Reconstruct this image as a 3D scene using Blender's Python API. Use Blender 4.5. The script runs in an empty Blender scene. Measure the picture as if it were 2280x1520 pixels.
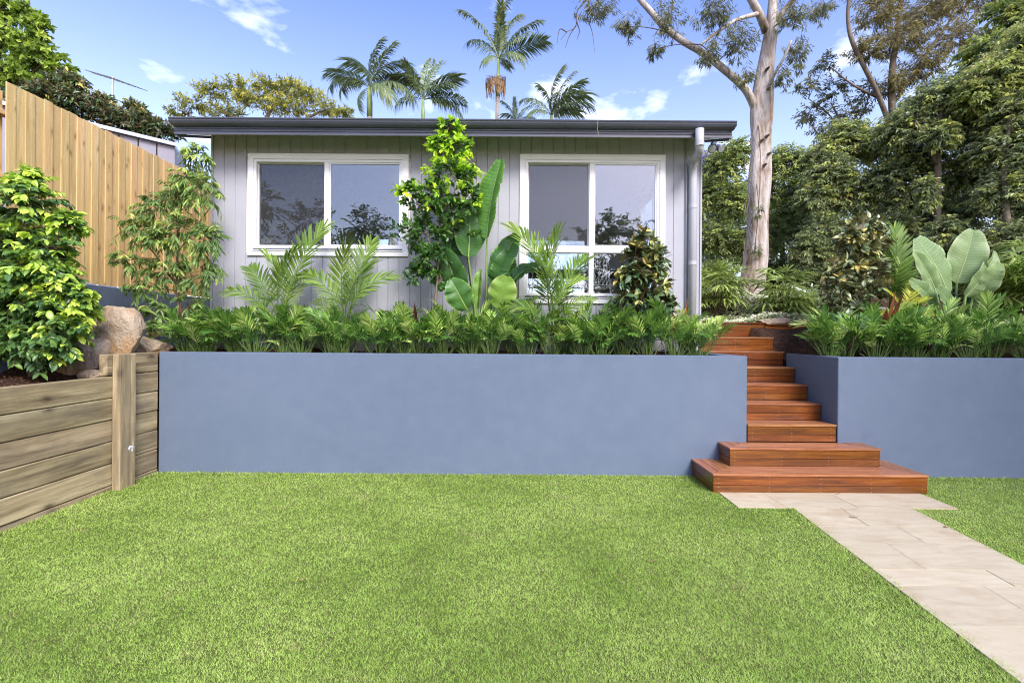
import bpy, bmesh, math, random
import numpy as np
from mathutils import Vector, Matrix

R = math.radians
random.seed(11)
rng = np.random.default_rng(11)
scene = bpy.context.scene

# ------------------------------------------------------------------ camera
CAM_H, FPX, VX, VY, ROLL = 1.45, 1120.0, 1144.0, 745.0, 0.0072
cam_d = bpy.data.cameras.new("camera")
cam = bpy.data.objects.new("camera", cam_d)
scene.collection.objects.link(cam)
cam_d.sensor_width = 36.0
cam_d.lens = 36.0 * FPX / 2280.0
cam_d.shift_x = -4 / 2280.0
cam_d.shift_y = -15 / 2280.0
cam_d.clip_end = 2000
cam.matrix_world = Matrix.Translation((0, 0, CAM_H)) @ Matrix.Rotation(R(90), 4, 'X') @ Matrix.Rotation(ROLL, 4, 'Z')
scene.camera = cam

# ------------------------------------------------------------------ sky, sun, exposure
SUN_EL, SUN_AZ = R(42), R(157)          # azimuth clockwise from +Y (view direction): behind the camera, to the right
SUN_DIR = Vector((math.sin(SUN_AZ) * math.cos(SUN_EL), math.cos(SUN_AZ) * math.cos(SUN_EL), math.sin(SUN_EL)))
world = bpy.data.worlds.new("World"); scene.world = world; world.use_nodes = True
wt = world.node_tree; wt.nodes.clear()
def wn(t, **k):
    n = wt.nodes.new(t)
    for a, b in k.items(): setattr(n, a, b)
    return n
w_out = wn('ShaderNodeOutputWorld'); w_bg = wn('ShaderNodeBackground')
w_sky = wn('ShaderNodeTexSky', sky_type='NISHITA', sun_disc=False)
w_sky.sun_elevation = SUN_EL; w_sky.sun_rotation = SUN_AZ
w_sky.air_density = 1.0; w_sky.dust_density = 1.6; w_sky.ozone_density = 2.4
w_bg.inputs['Strength'].default_value = 0.15
# thin fair-weather clouds, the same all round the sky (a flat layer seen in perspective)
w_tc = wn('ShaderNodeTexCoord'); w_sep = wn('ShaderNodeSeparateXYZ')
wt.links.new(w_tc.outputs['Generated'], w_sep.inputs[0])
w_z = wn('ShaderNodeMath', operation='MAXIMUM'); w_z.inputs[1].default_value = 0.03
wt.links.new(w_sep.outputs['Z'], w_z.inputs[0])
w_zz = wn('ShaderNodeMath', operation='ADD'); w_zz.inputs[1].default_value = 0.12
wt.links.new(w_z.outputs[0], w_zz.inputs[0])
w_dx = wn('ShaderNodeMath', operation='DIVIDE'); w_dy = wn('ShaderNodeMath', operation='DIVIDE')
wt.links.new(w_sep.outputs['X'], w_dx.inputs[0]); wt.links.new(w_zz.outputs[0], w_dx.inputs[1])
wt.links.new(w_sep.outputs['Y'], w_dy.inputs[0]); wt.links.new(w_zz.outputs[0], w_dy.inputs[1])
w_cmb = wn('ShaderNodeCombineXYZ')
wt.links.new(w_dx.outputs[0], w_cmb.inputs['X']); wt.links.new(w_dy.outputs[0], w_cmb.inputs['Y'])
w_cmb.inputs['Z'].default_value = 8.1
w_no = wn('ShaderNodeTexNoise'); w_no.inputs['Scale'].default_value = 2.6; w_no.inputs['Detail'].default_value = 7
w_no.inputs['Roughness'].default_value = 0.55; w_no.inputs['Distortion'].default_value = 0.25
wt.links.new(w_cmb.outputs[0], w_no.inputs['Vector'])
w_rp = wn('ShaderNodeValToRGB')
w_rp.color_ramp.elements[0].position = 0.57; w_rp.color_ramp.elements[0].color = (0, 0, 0, 1)
w_rp.color_ramp.elements[1].position = 0.86; w_rp.color_ramp.elements[1].color = (1, 1, 1, 1)
wt.links.new(w_no.outputs['Fac'], w_rp.inputs[0])
w_tint = wn('ShaderNodeMix', data_type='RGBA', blend_type='MULTIPLY'); w_tint.inputs[0].default_value = 1
w_tint.inputs[7].default_value = (1.26, 1.06, 1.02, 1)
wt.links.new(w_sky.outputs[0], w_tint.inputs[6])
w_hz = wn('ShaderNodeValToRGB')                     # paler towards the horizon, deeper overhead
w_hz.color_ramp.elements[0].position = 0.34; w_hz.color_ramp.elements[0].color = (0.97, 0.95, 1.0, 1)
w_hz.color_ramp.elements[1].position = 0.62; w_hz.color_ramp.elements[1].color = (0.52, 0.64, 0.97, 1)
wt.links.new(w_sep.outputs['Z'], w_hz.inputs[0])
w_tin2 = wn('ShaderNodeMix', data_type='RGBA', blend_type='MULTIPLY'); w_tin2.inputs[0].default_value = 1
wt.links.new(w_tint.outputs[2], w_tin2.inputs[6]); wt.links.new(w_hz.outputs[0], w_tin2.inputs[7])
w_mix = wn('ShaderNodeMix', data_type='RGBA'); w_mix.inputs[7].default_value = (8.2, 8.3, 8.9, 1)
wt.links.new(w_rp.outputs[0], w_mix.inputs[0]); wt.links.new(w_tin2.outputs[2], w_mix.inputs[6])
wt.links.new(w_mix.outputs[2], w_bg.inputs['Color']); wt.links.new(w_bg.outputs[0], w_out.inputs['Surface'])

sun_d = bpy.data.lights.new("sun", 'SUN'); sun = bpy.data.objects.new("sun", sun_d)
scene.collection.objects.link(sun)
sun_d.energy = 2.2; sun_d.angle = R(22); sun_d.color = (1.0, 0.95, 0.87)
sun.rotation_euler = SUN_DIR.to_track_quat('Z', 'Y').to_euler()
sun.location = (3, -6, 14)

vs = scene.view_settings
vs.view_transform = 'Standard'; vs.look = 'None'; vs.gamma = 1.0; vs.use_curve_mapping = False
vs.exposure = 1.32
scene.cycles.max_bounces = 9; scene.cycles.diffuse_bounces = 6; scene.cycles.transmission_bounces = 8; scene.cycles.transparent_max_bounces = 12
scene.cycles.use_adaptive_sampling = True
scene.cycles.filter_width = 1.1
scene.cycles.denoising_prefilter = 'FAST'
scene.cycles.caustics_reflective = False; scene.cycles.caustics_refractive = False
try:
    scene.cycles.use_denoising = True
except Exception: pass

# ------------------------------------------------------------------ helpers
def P(px, py, Y):
    """world point at depth Y that stands behind pixel (px, py) of the 2280 x 1520 photograph"""
    u = (px - VX) / FPX; v = (VY - py) / FPX
    c, s = math.cos(ROLL), math.sin(ROLL)
    return Vector(((u * c - v * s) * Y, Y, CAM_H + (u * s + v * c) * Y))

W = {}
def link(o, M, parent=None):
    scene.collection.objects.link(o)
    W[o.name] = M.copy()
    if parent is not None:
        o.parent = parent
        o.matrix_basis = W[parent.name].inverted() @ M
    else:
        o.matrix_basis = M
    return o
def tag(o, label=None, cat=None, group=None, kind=None):
    if label: o['label'] = label
    if cat: o['category'] = cat
    if group: o['group'] = group
    if kind: o['kind'] = kind
    return o
def thing(name, loc, label, cat, group=None, rz=0.0, s=1.0):
    o = bpy.data.objects.new(name, None); o.empty_display_size = 0.1
    link(o, Matrix.Translation(Vector(loc)) @ Matrix.Rotation(rz, 4, 'Z') @ Matrix.Scale(s, 4))
    return tag(o, label, cat, group)
def add(me, name, parent=None, M=None, mat=None):
    if mat is not None and not me.materials: me.materials.append(mat)
    return link(bpy.data.objects.new(name, me), M if M is not None else (W[parent.name] if parent is not None else Matrix()), parent)
def T(x, y=None, z=None):
    return Matrix.Translation(Vector((x, y, z)) if y is not None else Vector(x))

class Geo:
    """collects vertices / triangles / quads (numpy) and builds one mesh"""
    def __init__(s): s.V = []; s.F3 = []; s.F4 = []; s.A = []; s.n = 0
    def add(s, V, tri=None, quad=None, tint=0.0):
        V = np.asarray(V, dtype=np.float32).reshape(-1, 3)
        if tri is not None and len(tri): s.F3.append(np.asarray(tri, dtype=np.int32).reshape(-1, 3) + s.n)
        if quad is not None and len(quad): s.F4.append(np.asarray(quad, dtype=np.int32).reshape(-1, 4) + s.n)
        t = np.asarray(tint, dtype=np.float32)
        s.A.append(np.full(len(V), float(t), np.float32) if t.ndim == 0 else t)
        s.V.append(V); s.n += len(V)
    def mesh(s, name, mat=None, smooth=False, off=(0, 0, 0)):
        me = bpy.data.meshes.new(name)
        if not s.V: return me
        V = np.concatenate(s.V) - np.asarray(off, np.float32)
        f3 = np.concatenate(s.F3) if s.F3 else np.zeros((0, 3), np.int32)
        f4 = np.concatenate(s.F4) if s.F4 else np.zeros((0, 4), np.int32)
        me.vertices.add(len(V)); me.vertices.foreach_set('co', V.astype(np.float32).ravel())
        L = np.concatenate([f3.ravel(), f4.ravel()])
        me.loops.add(len(L)); me.loops.foreach_set('vertex_index', L.astype(np.int32))
        st = np.concatenate([np.arange(len(f3)) * 3, len(f3) * 3 + np.arange(len(f4)) * 4]).astype(np.int32)
        me.polygons.add(len(st)); me.polygons.foreach_set('loop_start', st)
        me.polygons.foreach_set('use_smooth', np.full(len(st), bool(smooth)))
        me.update(calc_edges=True)
        a = me.attributes.new('tint', 'FLOAT', 'POINT'); a.data.foreach_set('value', np.concatenate(s.A))
        if mat: me.materials.append(mat)
        return me
    def obj(s, name, mat, parent=None, smooth=False):
        off = W[parent.name].translation if parent is not None else Vector((0, 0, 0))
        return add(s.mesh(name, mat, smooth, off), name, parent, T(off))

def unit(v):
    v = np.asarray(v, float); n = np.linalg.norm(v, axis=-1, keepdims=True); return v / np.maximum(n, 1e-9)

def tube(geo, pts, rad, sides=6, tint=0.0, cap=True):
    pts = np.asarray([tuple(p) for p in pts], float); n = len(pts); rad = np.broadcast_to(np.asarray(rad, float), (n,))
    tg = unit(np.gradient(pts, axis=0))
    ref = np.array([0, 0, 1.0]) if abs(tg[0][2]) < 0.9 else np.array([1.0, 0, 0])
    u = unit(np.cross(tg[0], ref)); rings = []
    for i in range(n):
        u = unit(u - tg[i] * np.dot(u, tg[i])); v = np.cross(tg[i], u)
        a = np.linspace(0, 2 * np.pi, sides, endpoint=False)
        rings.append(pts[i] + rad[i] * (np.outer(np.cos(a), u) + np.outer(np.sin(a), v)))
    V = np.concatenate(rings); Q = []
    for i in range(n - 1):
        for k in range(sides):
            a = i * sides + k; b = i * sides + (k + 1) % sides
            Q.append((a, b, b + sides, a + sides))
    Tt = []
    if cap:
        V = np.concatenate([V, pts[:1], pts[-1:]]); c0 = n * sides; c1 = c0 + 1
        for k in range(sides):
            Tt.append((c0, (k + 1) % sides, k)); Tt.append((c1, (n - 1) * sides + k, (n - 1) * sides + (k + 1) % sides))
    geo.add(V, Tt, Q, tint)

def box_geo(geo, x0, x1, y0, y1, z0, z1, tint=0.0):
    V = [(x0, y0, z0), (x1, y0, z0), (x1, y1, z0), (x0, y1, z0), (x0, y0, z1), (x1, y0, z1), (x1, y1, z1), (x0, y1, z1)]
    geo.add(V, None, [(3, 2, 1, 0), (4, 5, 6, 7), (0, 1, 5, 4), (1, 2, 6, 5), (2, 3, 7, 6), (3, 0, 4, 7)], tint)

_bx = {}
def cbox(sx, sy, sz, b, mat):
    """shared mesh: a box centred on its origin with chamfered edges"""
    k = (round(sx, 4), round(sy, 4), round(sz, 4), round(b, 4), mat.name)
    if k not in _bx:
        bm = bmesh.new(); bmesh.ops.create_cube(bm, size=1.0)
        bmesh.ops.scale(bm, vec=(sx, sy, sz), verts=bm.verts)
        if b > 0: bmesh.ops.bevel(bm, geom=bm.edges[:], offset=b, segments=1, affect='EDGES')
        me = bpy.data.meshes.new('box'); bm.to_mesh(me); bm.free(); me.materials.append(mat); _bx[k] = me
    return _bx[k]
def block(name, x0, x1, y0, y1, z0, z1, mat, parent=None, b=0.003, axis='X', jig=None):
    """a box between two corners; its own long axis (grain) is axis"""
    c = Vector(((x0 + x1) / 2, (y0 + y1) / 2, (z0 + z1) / 2)); sx, sy, sz = x1 - x0, y1 - y0, z1 - z0
    if axis == 'X': Rm, d = Matrix(), (sx, sy, sz)
    elif axis == 'Y': Rm, d = Matrix.Rotation(R(90), 4, 'Z'), (sy, sx, sz)
    else: Rm, d = Matrix.Rotation(R(-90), 4, 'Y'), (sz, sy, sx)
    M = T(c) @ Rm
    if jig: M = T(c) @ Matrix.Rotation(jig, 4, 'X' if axis != 'X' else 'Y') @ Rm
    return add(cbox(*d, b, mat), name, parent, M)
def prism(name, poly, z0, z1, mat, parent=None, b=0.002, axis='X'):
    """a flat board with a polygon outline (mitred boards, pavers)"""
    c = sum((Vector(p) for p in poly), Vector((0, 0))) / len(poly)
    Rm = Matrix.Rotation(R(90), 4, 'Z') if axis == 'Y' else Matrix()
    bm = bmesh.new(); vs_ = []
    for p in poly:
        q = Rm.inverted() @ Vector((p[0] - c.x, p[1] - c.y, 0)); vs_.append(bm.verts.new((q.x, q.y, (z1 - z0) / 2)))
    f = bm.faces.new(vs_)
    if f.normal.z < 0 or True: bm.normal_update()
    r = bmesh.ops.extrude_face_region(bm, geom=[f])
    bmesh.ops.translate(bm, vec=(0, 0, -(z1 - z0)), verts=[e for e in r['geom'] if isinstance(e, bmesh.types.BMVert)])
    bmesh.ops.recalc_face_normals(bm, faces=bm.faces[:])
    if b > 0: bmesh.ops.bevel(bm, geom=bm.edges[:], offset=b, segments=1, affect='EDGES')
    me = bpy.data.meshes.new(name); bm.to_mesh(me); bm.free(); me.materials.append(mat)
    return add(me, name, parent, T(c.x, c.y, (z0 + z1) / 2) @ Rm)

# ------------------------------------------------------------------ materials
class Mat:
    def __init__(s, name):
        s.m = bpy.data.materials.new(name); s.m.use_nodes = True; s.t = s.m.node_tree; s.t.nodes.clear()
        s.out = s.t.nodes.new('ShaderNodeOutputMaterial')
    def n(s, ty, props=None, **ins):
        nd = s.t.nodes.new(ty)
        for k, v in (props or {}).items(): setattr(nd, k, v)
        for k, v in ins.items(): s.set(nd, k, v)
        return nd
    def set(s, nd, k, v):
        k2 = int(k[1:]) if k[0] == 'i' and k[1:].isdigit() else k.replace('_', ' ')
        if isinstance(v, bpy.types.NodeSocket): s.t.links.new(v, nd.inputs[k2])
        else: nd.inputs[k2].default_value = v
    def ramp(s, fac, stops, mode='LINEAR'):
        nd = s.t.nodes.new('ShaderNodeValToRGB'); cr = nd.color_ramp; cr.interpolation = mode
        while len(cr.elements) < len(stops): cr.elements.new(0.5)
        for e, (p, c) in zip(cr.elements, stops):
            e.position = p; e.color = (c, c, c, 1) if not hasattr(c, '__len__') else (*c[:3], 1)
        s.t.links.new(fac, nd.inputs[0]); return nd.outputs[0]
    def coords(s, scale=(1, 1, 1), rand=0.0):
        tc = s.n('ShaderNodeTexCoord').outputs['Object']
        if rand:
            oi = s.n('ShaderNodeObjectInfo').outputs['Random']
            mu = s.n('ShaderNodeMath', {'operation': 'MULTIPLY'}, i0=oi, i1=rand).outputs[0]
            cb = s.n('ShaderNodeCombineXYZ', X=mu, Y=mu, Z=mu).outputs[0]
            tc = s.n('ShaderNodeVectorMath', {'operation': 'ADD'}, i0=tc, i1=cb).outputs[0]
        mp = s.n('ShaderNodeMapping', Vector=tc); mp.inputs['Scale'].default_value = scale
        return mp.outputs[0]
    def noise(s, vec, scale, detail=5, rough=0.55, dist=0.0):
        return s.n('ShaderNodeTexNoise', Vector=vec, Scale=scale, Detail=detail, Roughness=rough, Distortion=dist).outputs['Fac']
    def mixc(s, fac, a, b, blend='MIX'):
        nd = s.n('ShaderNodeMix', {'data_type': 'RGBA', 'blend_type': blend})
        s.set(nd, 'i0', fac)
        for i, v in ((6, a), (7, b)):
            if isinstance(v, bpy.types.NodeSocket): s.t.links.new(v, nd.inputs[i])
            else: nd.inputs[i].default_value = (*v[:3], 1)
        return nd.outputs[2]
    def math(s, op, a, b=0.0): return s.n('ShaderNodeMath', {'operation': op}, i0=a, i1=b).outputs[0]
    def bump(s, h, strength=0.3, dist=0.01): return s.n('ShaderNodeBump', Height=h, Strength=strength, Distance=dist).outputs[0]
    def bsdf(s, color, rough=0.6, spec=0.4, normal=None, metal=0.0, extra=None):
        b = s.n('ShaderNodeBsdfPrincipled', Roughness=rough, Metallic=metal)
        b.inputs['Specular IOR Level'].default_value = spec
        if isinstance(color, bpy.types.NodeSocket): s.t.links.new(color, b.inputs['Base Color'])
        else: b.inputs['Base Color'].default_value = (*color[:3], 1)
        if normal is not None: s.t.links.new(normal, b.inputs['Normal'])
        for k, v in (extra or {}).items(): s.set(b, k, v)
        return b.outputs[0]
    def done(s, sh): s.t.links.new(sh, s.out.inputs['Surface']); return s.m

def srgb(r, g, b):
    f = lambda c: ((c / 255 + 0.055) / 1.055) ** 2.4 if c > 10 else c / 3294
    return (f(r), f(g), f(b))

def wood(name, dark, mid, light, var=0.25, rough=0.6, spec=0.3, gs=1.0, knots=0.0, stain=None, bump=0.25, checks=0.3):
    m = Mat(name)
    v = m.coords((0.8 * gs, 13 * gs, 13 * gs), 37.0)
    g1 = m.noise(v, 2.2, 8, 0.68, 0.5)
    v2 = m.coords((1.6, 120, 120), 37.0); g2 = m.noise(v2, 1.6, 4, 0.65, 0.2)
    g3 = m.noise(m.coords((0.5, 42, 42), 91.0), 1.5, 5, 0.6, 0.1)
    col = m.ramp(g1, [(0.30, dark), (0.5, mid), (0.72, light)])
    col = m.mixc(m.math('MULTIPLY', m.ramp(g2, [(0.36, 1.0), (0.60, 0.0)]), 0.45), col, dark)
    col = m.mixc(m.math('MULTIPLY', m.ramp(g3, [(0.30, 1.0), (0.36, 0.0)]), checks), col, [c * 0.3 for c in dark])
    if knots:
        kx = m.n('ShaderNodeSeparateXYZ', i0=m.coords((1.0, 1.0, 1.0), 53.0))
        kv = m.n('ShaderNodeCombineXYZ', X=kx.outputs[0], Y=m.math('MULTIPLY', m.math('ADD', kx.outputs[1], kx.outputs[2]), 2.2)).outputs[0]
        kv = m.mixc(0.06, kv, m.n('ShaderNodeTexNoise', Vector=kv, Scale=14.0).outputs['Color'])
        vo = m.n('ShaderNodeTexVoronoi', {'voronoi_dimensions': '2D'}, Vector=kv, Scale=3.4 * gs, Randomness=1.0).outputs['Distance']
        kf = m.ramp(vo, [(0.03, 1.0), (0.07, 0.55), (0.14, 0.12), (0.24, 0.0)])
        col = m.mixc(m.math('MULTIPLY', kf, knots), col, [c * 0.38 for c in dark])
    if stain is not None:
        sv = m.coords((0.7, 2.4, 2.4), 11.0); sf = m.ramp(m.noise(sv, 2.2, 5, 0.6), [(0.46, 0.0), (0.68, 0.75)])
        col = m.mixc(sf, col, stain)
    oi = m.n('ShaderNodeObjectInfo').outputs['Random']
    val = m.math('ADD', m.math('MULTIPLY', oi, var), 1 - var / 2)
    hs = m.n('ShaderNodeHueSaturation', Color=col, Value=val,
             Hue=m.math('ADD', m.math('MULTIPLY', m.math('FRACT', m.math('MULTIPLY', oi, 17.3)), 0.016), 0.492))
    h = m.math('ADD', g1, m.math('MULTIPLY', g2, 0.5))
    return m.done(m.bsdf(hs.outputs[0], rough, spec, m.bump(h, bump, 0.004)))

def leafmat(name, stops, rough=0.42, spec=0.4, transl=0.3, under=None, ribs=None):
    """colour by the per-leaf attribute 'tint' (0-0.6 grown leaves, 0.6-1 young growth)"""
    m = Mat(name)
    at = m.n('ShaderNodeAttribute', {'attribute_name': 'tint'}).outputs['Fac']
    col = m.ramp(at, stops)
    oi = m.n('ShaderNodeObjectInfo').outputs['Random']
    col = m.n('ShaderNodeHueSaturation', Color=col, Value=m.math('ADD', m.math('MULTIPLY', oi, 0.34), 1.46)).outputs[0]
    if under is not None:
        bf = m.n('ShaderNodeNewGeometry').outputs['Backfacing']
        col = m.mixc(m.math('MULTIPLY', bf, 0.55), col, under)
    nrm = None
    if ribs:
        nrm = m.bump(m.n('ShaderNodeTexWave', {'wave_type': 'BANDS', 'bands_direction': 'X'},
                         Vector=m.n('ShaderNodeUVMap').outputs[0] if False else m.coords(), Scale=ribs).outputs['Fac'], 0.15, 0.003)
    a = m.bsdf(col, rough, spec, nrm)
    tc = m.n('ShaderNodeHueSaturation', Color=col, Value=1.2, Saturation=1.02).outputs[0]
    tr = m.n('ShaderNodeBsdfTranslucent', Color=tc).outputs[0]
    mx = m.n('ShaderNodeMixShader', i0=transl, i1=a, i2=tr)
    return m.done(mx.outputs[0])

def plain(name, col, rough=0.5, spec=0.4, metal=0.0, nscale=0.0, namt=0.1, bump=0.0, bscale=80):
    m = Mat(name); c = col; nrm = None
    if nscale:
        f = m.noise(m.coords((1, 1, 1)), nscale, 6, 0.6)
        c = m.mixc(m.ramp(f, [(0.3, 0.0), (0.7, 1.0)]), [x * (1 - namt) for x in col], [min(1, x * (1 + namt)) for x in col])
    if bump: nrm = m.bump(m.noise(m.coords(), bscale, 4, 0.6), bump, 0.004)
    return m.done(m.bsdf(c, rough, spec, nrm, metal))

M_ = {}
# painted render: a matt slate blue with a fine sand float finish, faint trowel clouds and a few scuffs
m = Mat('blue_render'); v = m.coords()
big = m.noise(v, 0.9, 4, 0.6); mid_ = m.noise(v, 7, 5, 0.65); fine = m.noise(v, 210, 3, 0.6)
c = m.mixc(m.ramp(big, [(0.3, 0.0), (0.7, 1.0)]), (0.108, 0.145, 0.208), (0.122, 0.161, 0.226))
c = m.mixc(m.math('MULTIPLY', m.ramp(mid_, [(0.4, 0.0), (0.75, 1.0)]), 0.18), c, (0.190, 0.222, 0.282))
sv = m.n('ShaderNodeMapping', Vector=v); sv.inputs['Scale'].default_value = (0.9, 0.9, 9)
sc_ = m.noise(sv.outputs[0], 2.2, 6, 0.7)
c = m.mixc(m.math('MULTIPLY', m.ramp(sc_, [(0.66, 0.0), (0.78, 1.0)]), 0.22), c, (0.30, 0.33, 0.40))
dv = m.n('ShaderNodeMapping', Vector=v); dv.inputs['Scale'].default_value = (7, 7, 0.35)
c = m.mixc(m.math('MULTIPLY', m.ramp(m.noise(dv.outputs[0], 2.0, 6, 0.7), [(0.52, 0.0), (0.72, 1.0)]), 0.11), c, (0.075, 0.10, 0.155))
c = m.mixc(m.math('MULTIPLY', m.ramp(m.noise(v, 34, 4, 0.7), [(0.68, 0.0), (0.74, 1.0)]), 0.22), c, (0.26, 0.28, 0.33))
c = m.mixc(m.math('MULTIPLY', m.ramp(fine, [(0.35, 1.0), (0.5, 0.0)]), 0.22), c, (0.10, 0.125, 0.175))
M_['blue'] = m.done(m.bsdf(c, 0.78, 0.25, m.bump(m.math('ADD', fine, m.math('MULTIPLY', mid_, 0.6)), 0.55, 0.004)))

M_['deck'] = wood('merbau_decking', srgb(62, 30, 8), srgb(118, 62, 16), srgb(150, 88, 28), 0.42, 0.30, 0.6, 1.0, stain=srgb(92, 46, 16))
M_['tread'] = wood('sheen_toned_merbau_tread', srgb(104, 62, 34), srgb(160, 106, 66), srgb(196, 144, 100), 0.30, 0.34, 0.6, 1.0, stain=srgb(136, 84, 46))  # paler merbau: the grazing sky sheen on the treads is put into the colour
M_['sleeper'] = wood('treated_pine_sleeper', srgb(104, 90, 70), srgb(172, 154, 118), srgb(208, 192, 156), 0.3, 0.85, 0.15, 0.55, 0.8, srgb(116, 106, 90), 0.7, 0.9)
M_['paling'] = wood('pine_paling', srgb(184, 150, 98), srgb(211, 180, 126), srgb(229, 203, 156), 0.26, 0.8, 0.15, 0.8, 0.75, srgb(200, 172, 116), 0.35)
M_['house'] = plain('pale_grey_cladding_paint', (0.355, 0.363, 0.402), 0.62, 0.3, 0, 3.0, 0.04, 0.12, 60)
M_['white'] = plain('white_window_paint', (0.80, 0.80, 0.82), 0.4, 0.4)
M_['cream'] = plain('cream_soffit_paint', (0.72, 0.69, 0.62), 0.6, 0.3)
M_['gutter'] = plain('charcoal_blue_steel', (0.088, 0.098, 0.130), 0.32, 0.5, 0.0, 2.0, 0.12)
M_['pipe'] = plain('grey_painted_downpipe', (0.40, 0.405, 0.44), 0.45, 0.4, 0, 5.0, 0.04)
M_['dark'] = plain('dark_rubber', (0.02, 0.02, 0.022), 0.6, 0.3)
M_['room'] = plain('room_plaster', (0.74, 0.70, 0.65), 0.8, 0.2)
M_['timberfloor'] = plain('room_floor', (0.42, 0.33, 0.24), 0.5, 0.3, 0, 6, 0.2)
M_['steelwhite'] = plain('white_wire', (0.85, 0.85, 0.85), 0.35, 0.5)
M_['shade'] = plain('linen_shade', (0.62, 0.53, 0.42), 0.9, 0.1, 0, 60, 0.08)
M_['concrete'] = plain('house_plinth_render', (0.55, 0.55, 0.56), 0.8, 0.2, 0, 4, 0.08, 0.2, 120)
M_['shedmetal'] = plain('grey_sheet_metal', (0.26, 0.25, 0.28), 0.5, 0.4, 0.1, 4, 0.1)
M_['zinc'] = plain('galvanised_steel', (0.46, 0.50, 0.56), 0.35, 0.5, 0.5, 8, 0.1)
M_['screw'] = plain('screw_head', (0.42, 0.36, 0.30), 0.4, 0.5, 0.6)
# window glass: clear float glass with a real mirror share of a tinted, coated pane
m = Mat('window_glass')
lw = m.n('ShaderNodeLayerWeight', Blend=0.22).outputs['Fresnel']
f = m.math('ADD', m.math('MULTIPLY', lw, 0.6), 0.105)
gl = m.n('ShaderNodeBsdfGlossy', Roughness=0.0, Color=(0.82, 0.91, 1.0, 1), Normal=m.bump(m.noise(m.coords(), 1.6, 2, 0.5), 0.03, 0.01)).outputs[0]
tr = m.n('ShaderNodeBsdfTransparent', Color=(0.80, 0.83, 0.85, 1)).outputs[0]
M_['glass'] = m.done(m.n('ShaderNodeMixShader', i0=f, i1=tr, i2=gl).outputs[0])
m = Mat('flyscreen_mesh')
dk = m.bsdf((0.03, 0.03, 0.035), 0.6, 0.3); tr = m.n('ShaderNodeBsdfTransparent').outputs[0]
M_['screen'] = m.done(m.n('ShaderNodeMixShader', i0=0.42, i1=tr, i2=dk).outputs[0])
# mulch / soil
m = Mat('bark_mulch'); v = m.coords()
a_ = m.noise(v, 28, 6, 0.7); b_ = m.noise(v, 3, 4, 0.6)
c = m.ramp(a_, [(0.3, (0.012, 0.008, 0.006)), (0.55, (0.060, 0.032, 0.020)), (0.75, (0.13, 0.075, 0.048))])
c = m.mixc(m.math('MULTIPLY', b_, 0.4), c, (0.03, 0.02, 0.014))
M_['mulch'] = m.done(m.bsdf(c, 0.95, 0.1, m.bump(a_, 0.8, 0.02)))
m = Mat('mulch_chip'); at = m.n('ShaderNodeAttribute', {'attribute_name': 'tint'}).outputs['Fac']
M_['chip'] = m.done(m.bsdf(m.ramp(at, [(0, (0.03, 0.016, 0.010)), (0.5, (0.085, 0.040, 0.024)), (1, (0.19, 0.11, 0.07))]), 0.9, 0.1))
# lawn: soil and thatch under the blades
m = Mat('lawn_thatch'); v = m.coords()
a_ = m.noise(v, 60, 6, 0.7); b_ = m.noise(v, 1.3, 4, 0.6)
c = m.ramp(a_, [(0.3, (0.055, 0.075, 0.018)), (0.6, (0.12, 0.16, 0.035)), (0.8, (0.19, 0.19, 0.07))])
c = m.mixc(m.ramp(b_, [(0.35, 0.0), (0.7, 0.45)]), c, (0.16, 0.17, 0.06))
M_['lawn'] = m.done(m.bsdf(c, 0.95, 0.1, m.bump(a_, 0.8, 0.02)))
m = Mat('grass_blade'); at = m.n('ShaderNodeAttribute', {'attribute_name': 'tint'}).outputs['Fac']
c = m.ramp(at, [(0.0, (0.19, 0.31, 0.042)), (0.4, (0.375, 0.545, 0.105)), (0.8, (0.55, 0.69, 0.19)), (0.92, (0.50, 0.47, 0.21)), (1.0, (0.44, 0.33, 0.18))])
a_ = m.bsdf(c, 0.55, 0.25); b_ = m.n('ShaderNodeBsdfTranslucent', Color=c).outputs[0]
M_['grass'] = m.done(m.n('ShaderNodeMixShader', i0=0.35, i1=a_, i2=b_).outputs[0])
# travertine
m = Mat('travertine'); v = m.coords((1, 1, 1), 61.0)
v2 = m.n('ShaderNodeMapping', Vector=v); v2.inputs['Scale'].default_value = (1.6, 5.0, 1)
a_ = m.noise(v2.outputs[0], 2.4, 7, 0.62, 0.7); b_ = m.noise(v, 1.7, 5, 0.6, 0.4); c_ = m.noise(v, 55, 4, 0.7)
col = m.ramp(a_, [(0.25, (0.40, 0.325, 0.20)), (0.45, (0.48, 0.405, 0.27)), (0.7, (0.54, 0.475, 0.335))])
col = m.mixc(m.ramp(b_, [(0.56, 0.0), (0.76, 0.75)]), col, (0.37, 0.255, 0.15))
col = m.mixc(m.ramp(c_, [(0.27, 0.8), (0.36, 0.0)]), col, (0.38, 0.28, 0.18))
oi = m.n('ShaderNodeObjectInfo').outputs['Random']
col = m.n('ShaderNodeHueSaturation', Color=col, Value=m.math('ADD', m.math('MULTIPLY', oi, 0.08), 0.92)).outputs[0]
M_['trav'] = m.done(m.bsdf(col, 0.62, 0.3, m.bump(c_, 0.25, 0.004)))
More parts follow.
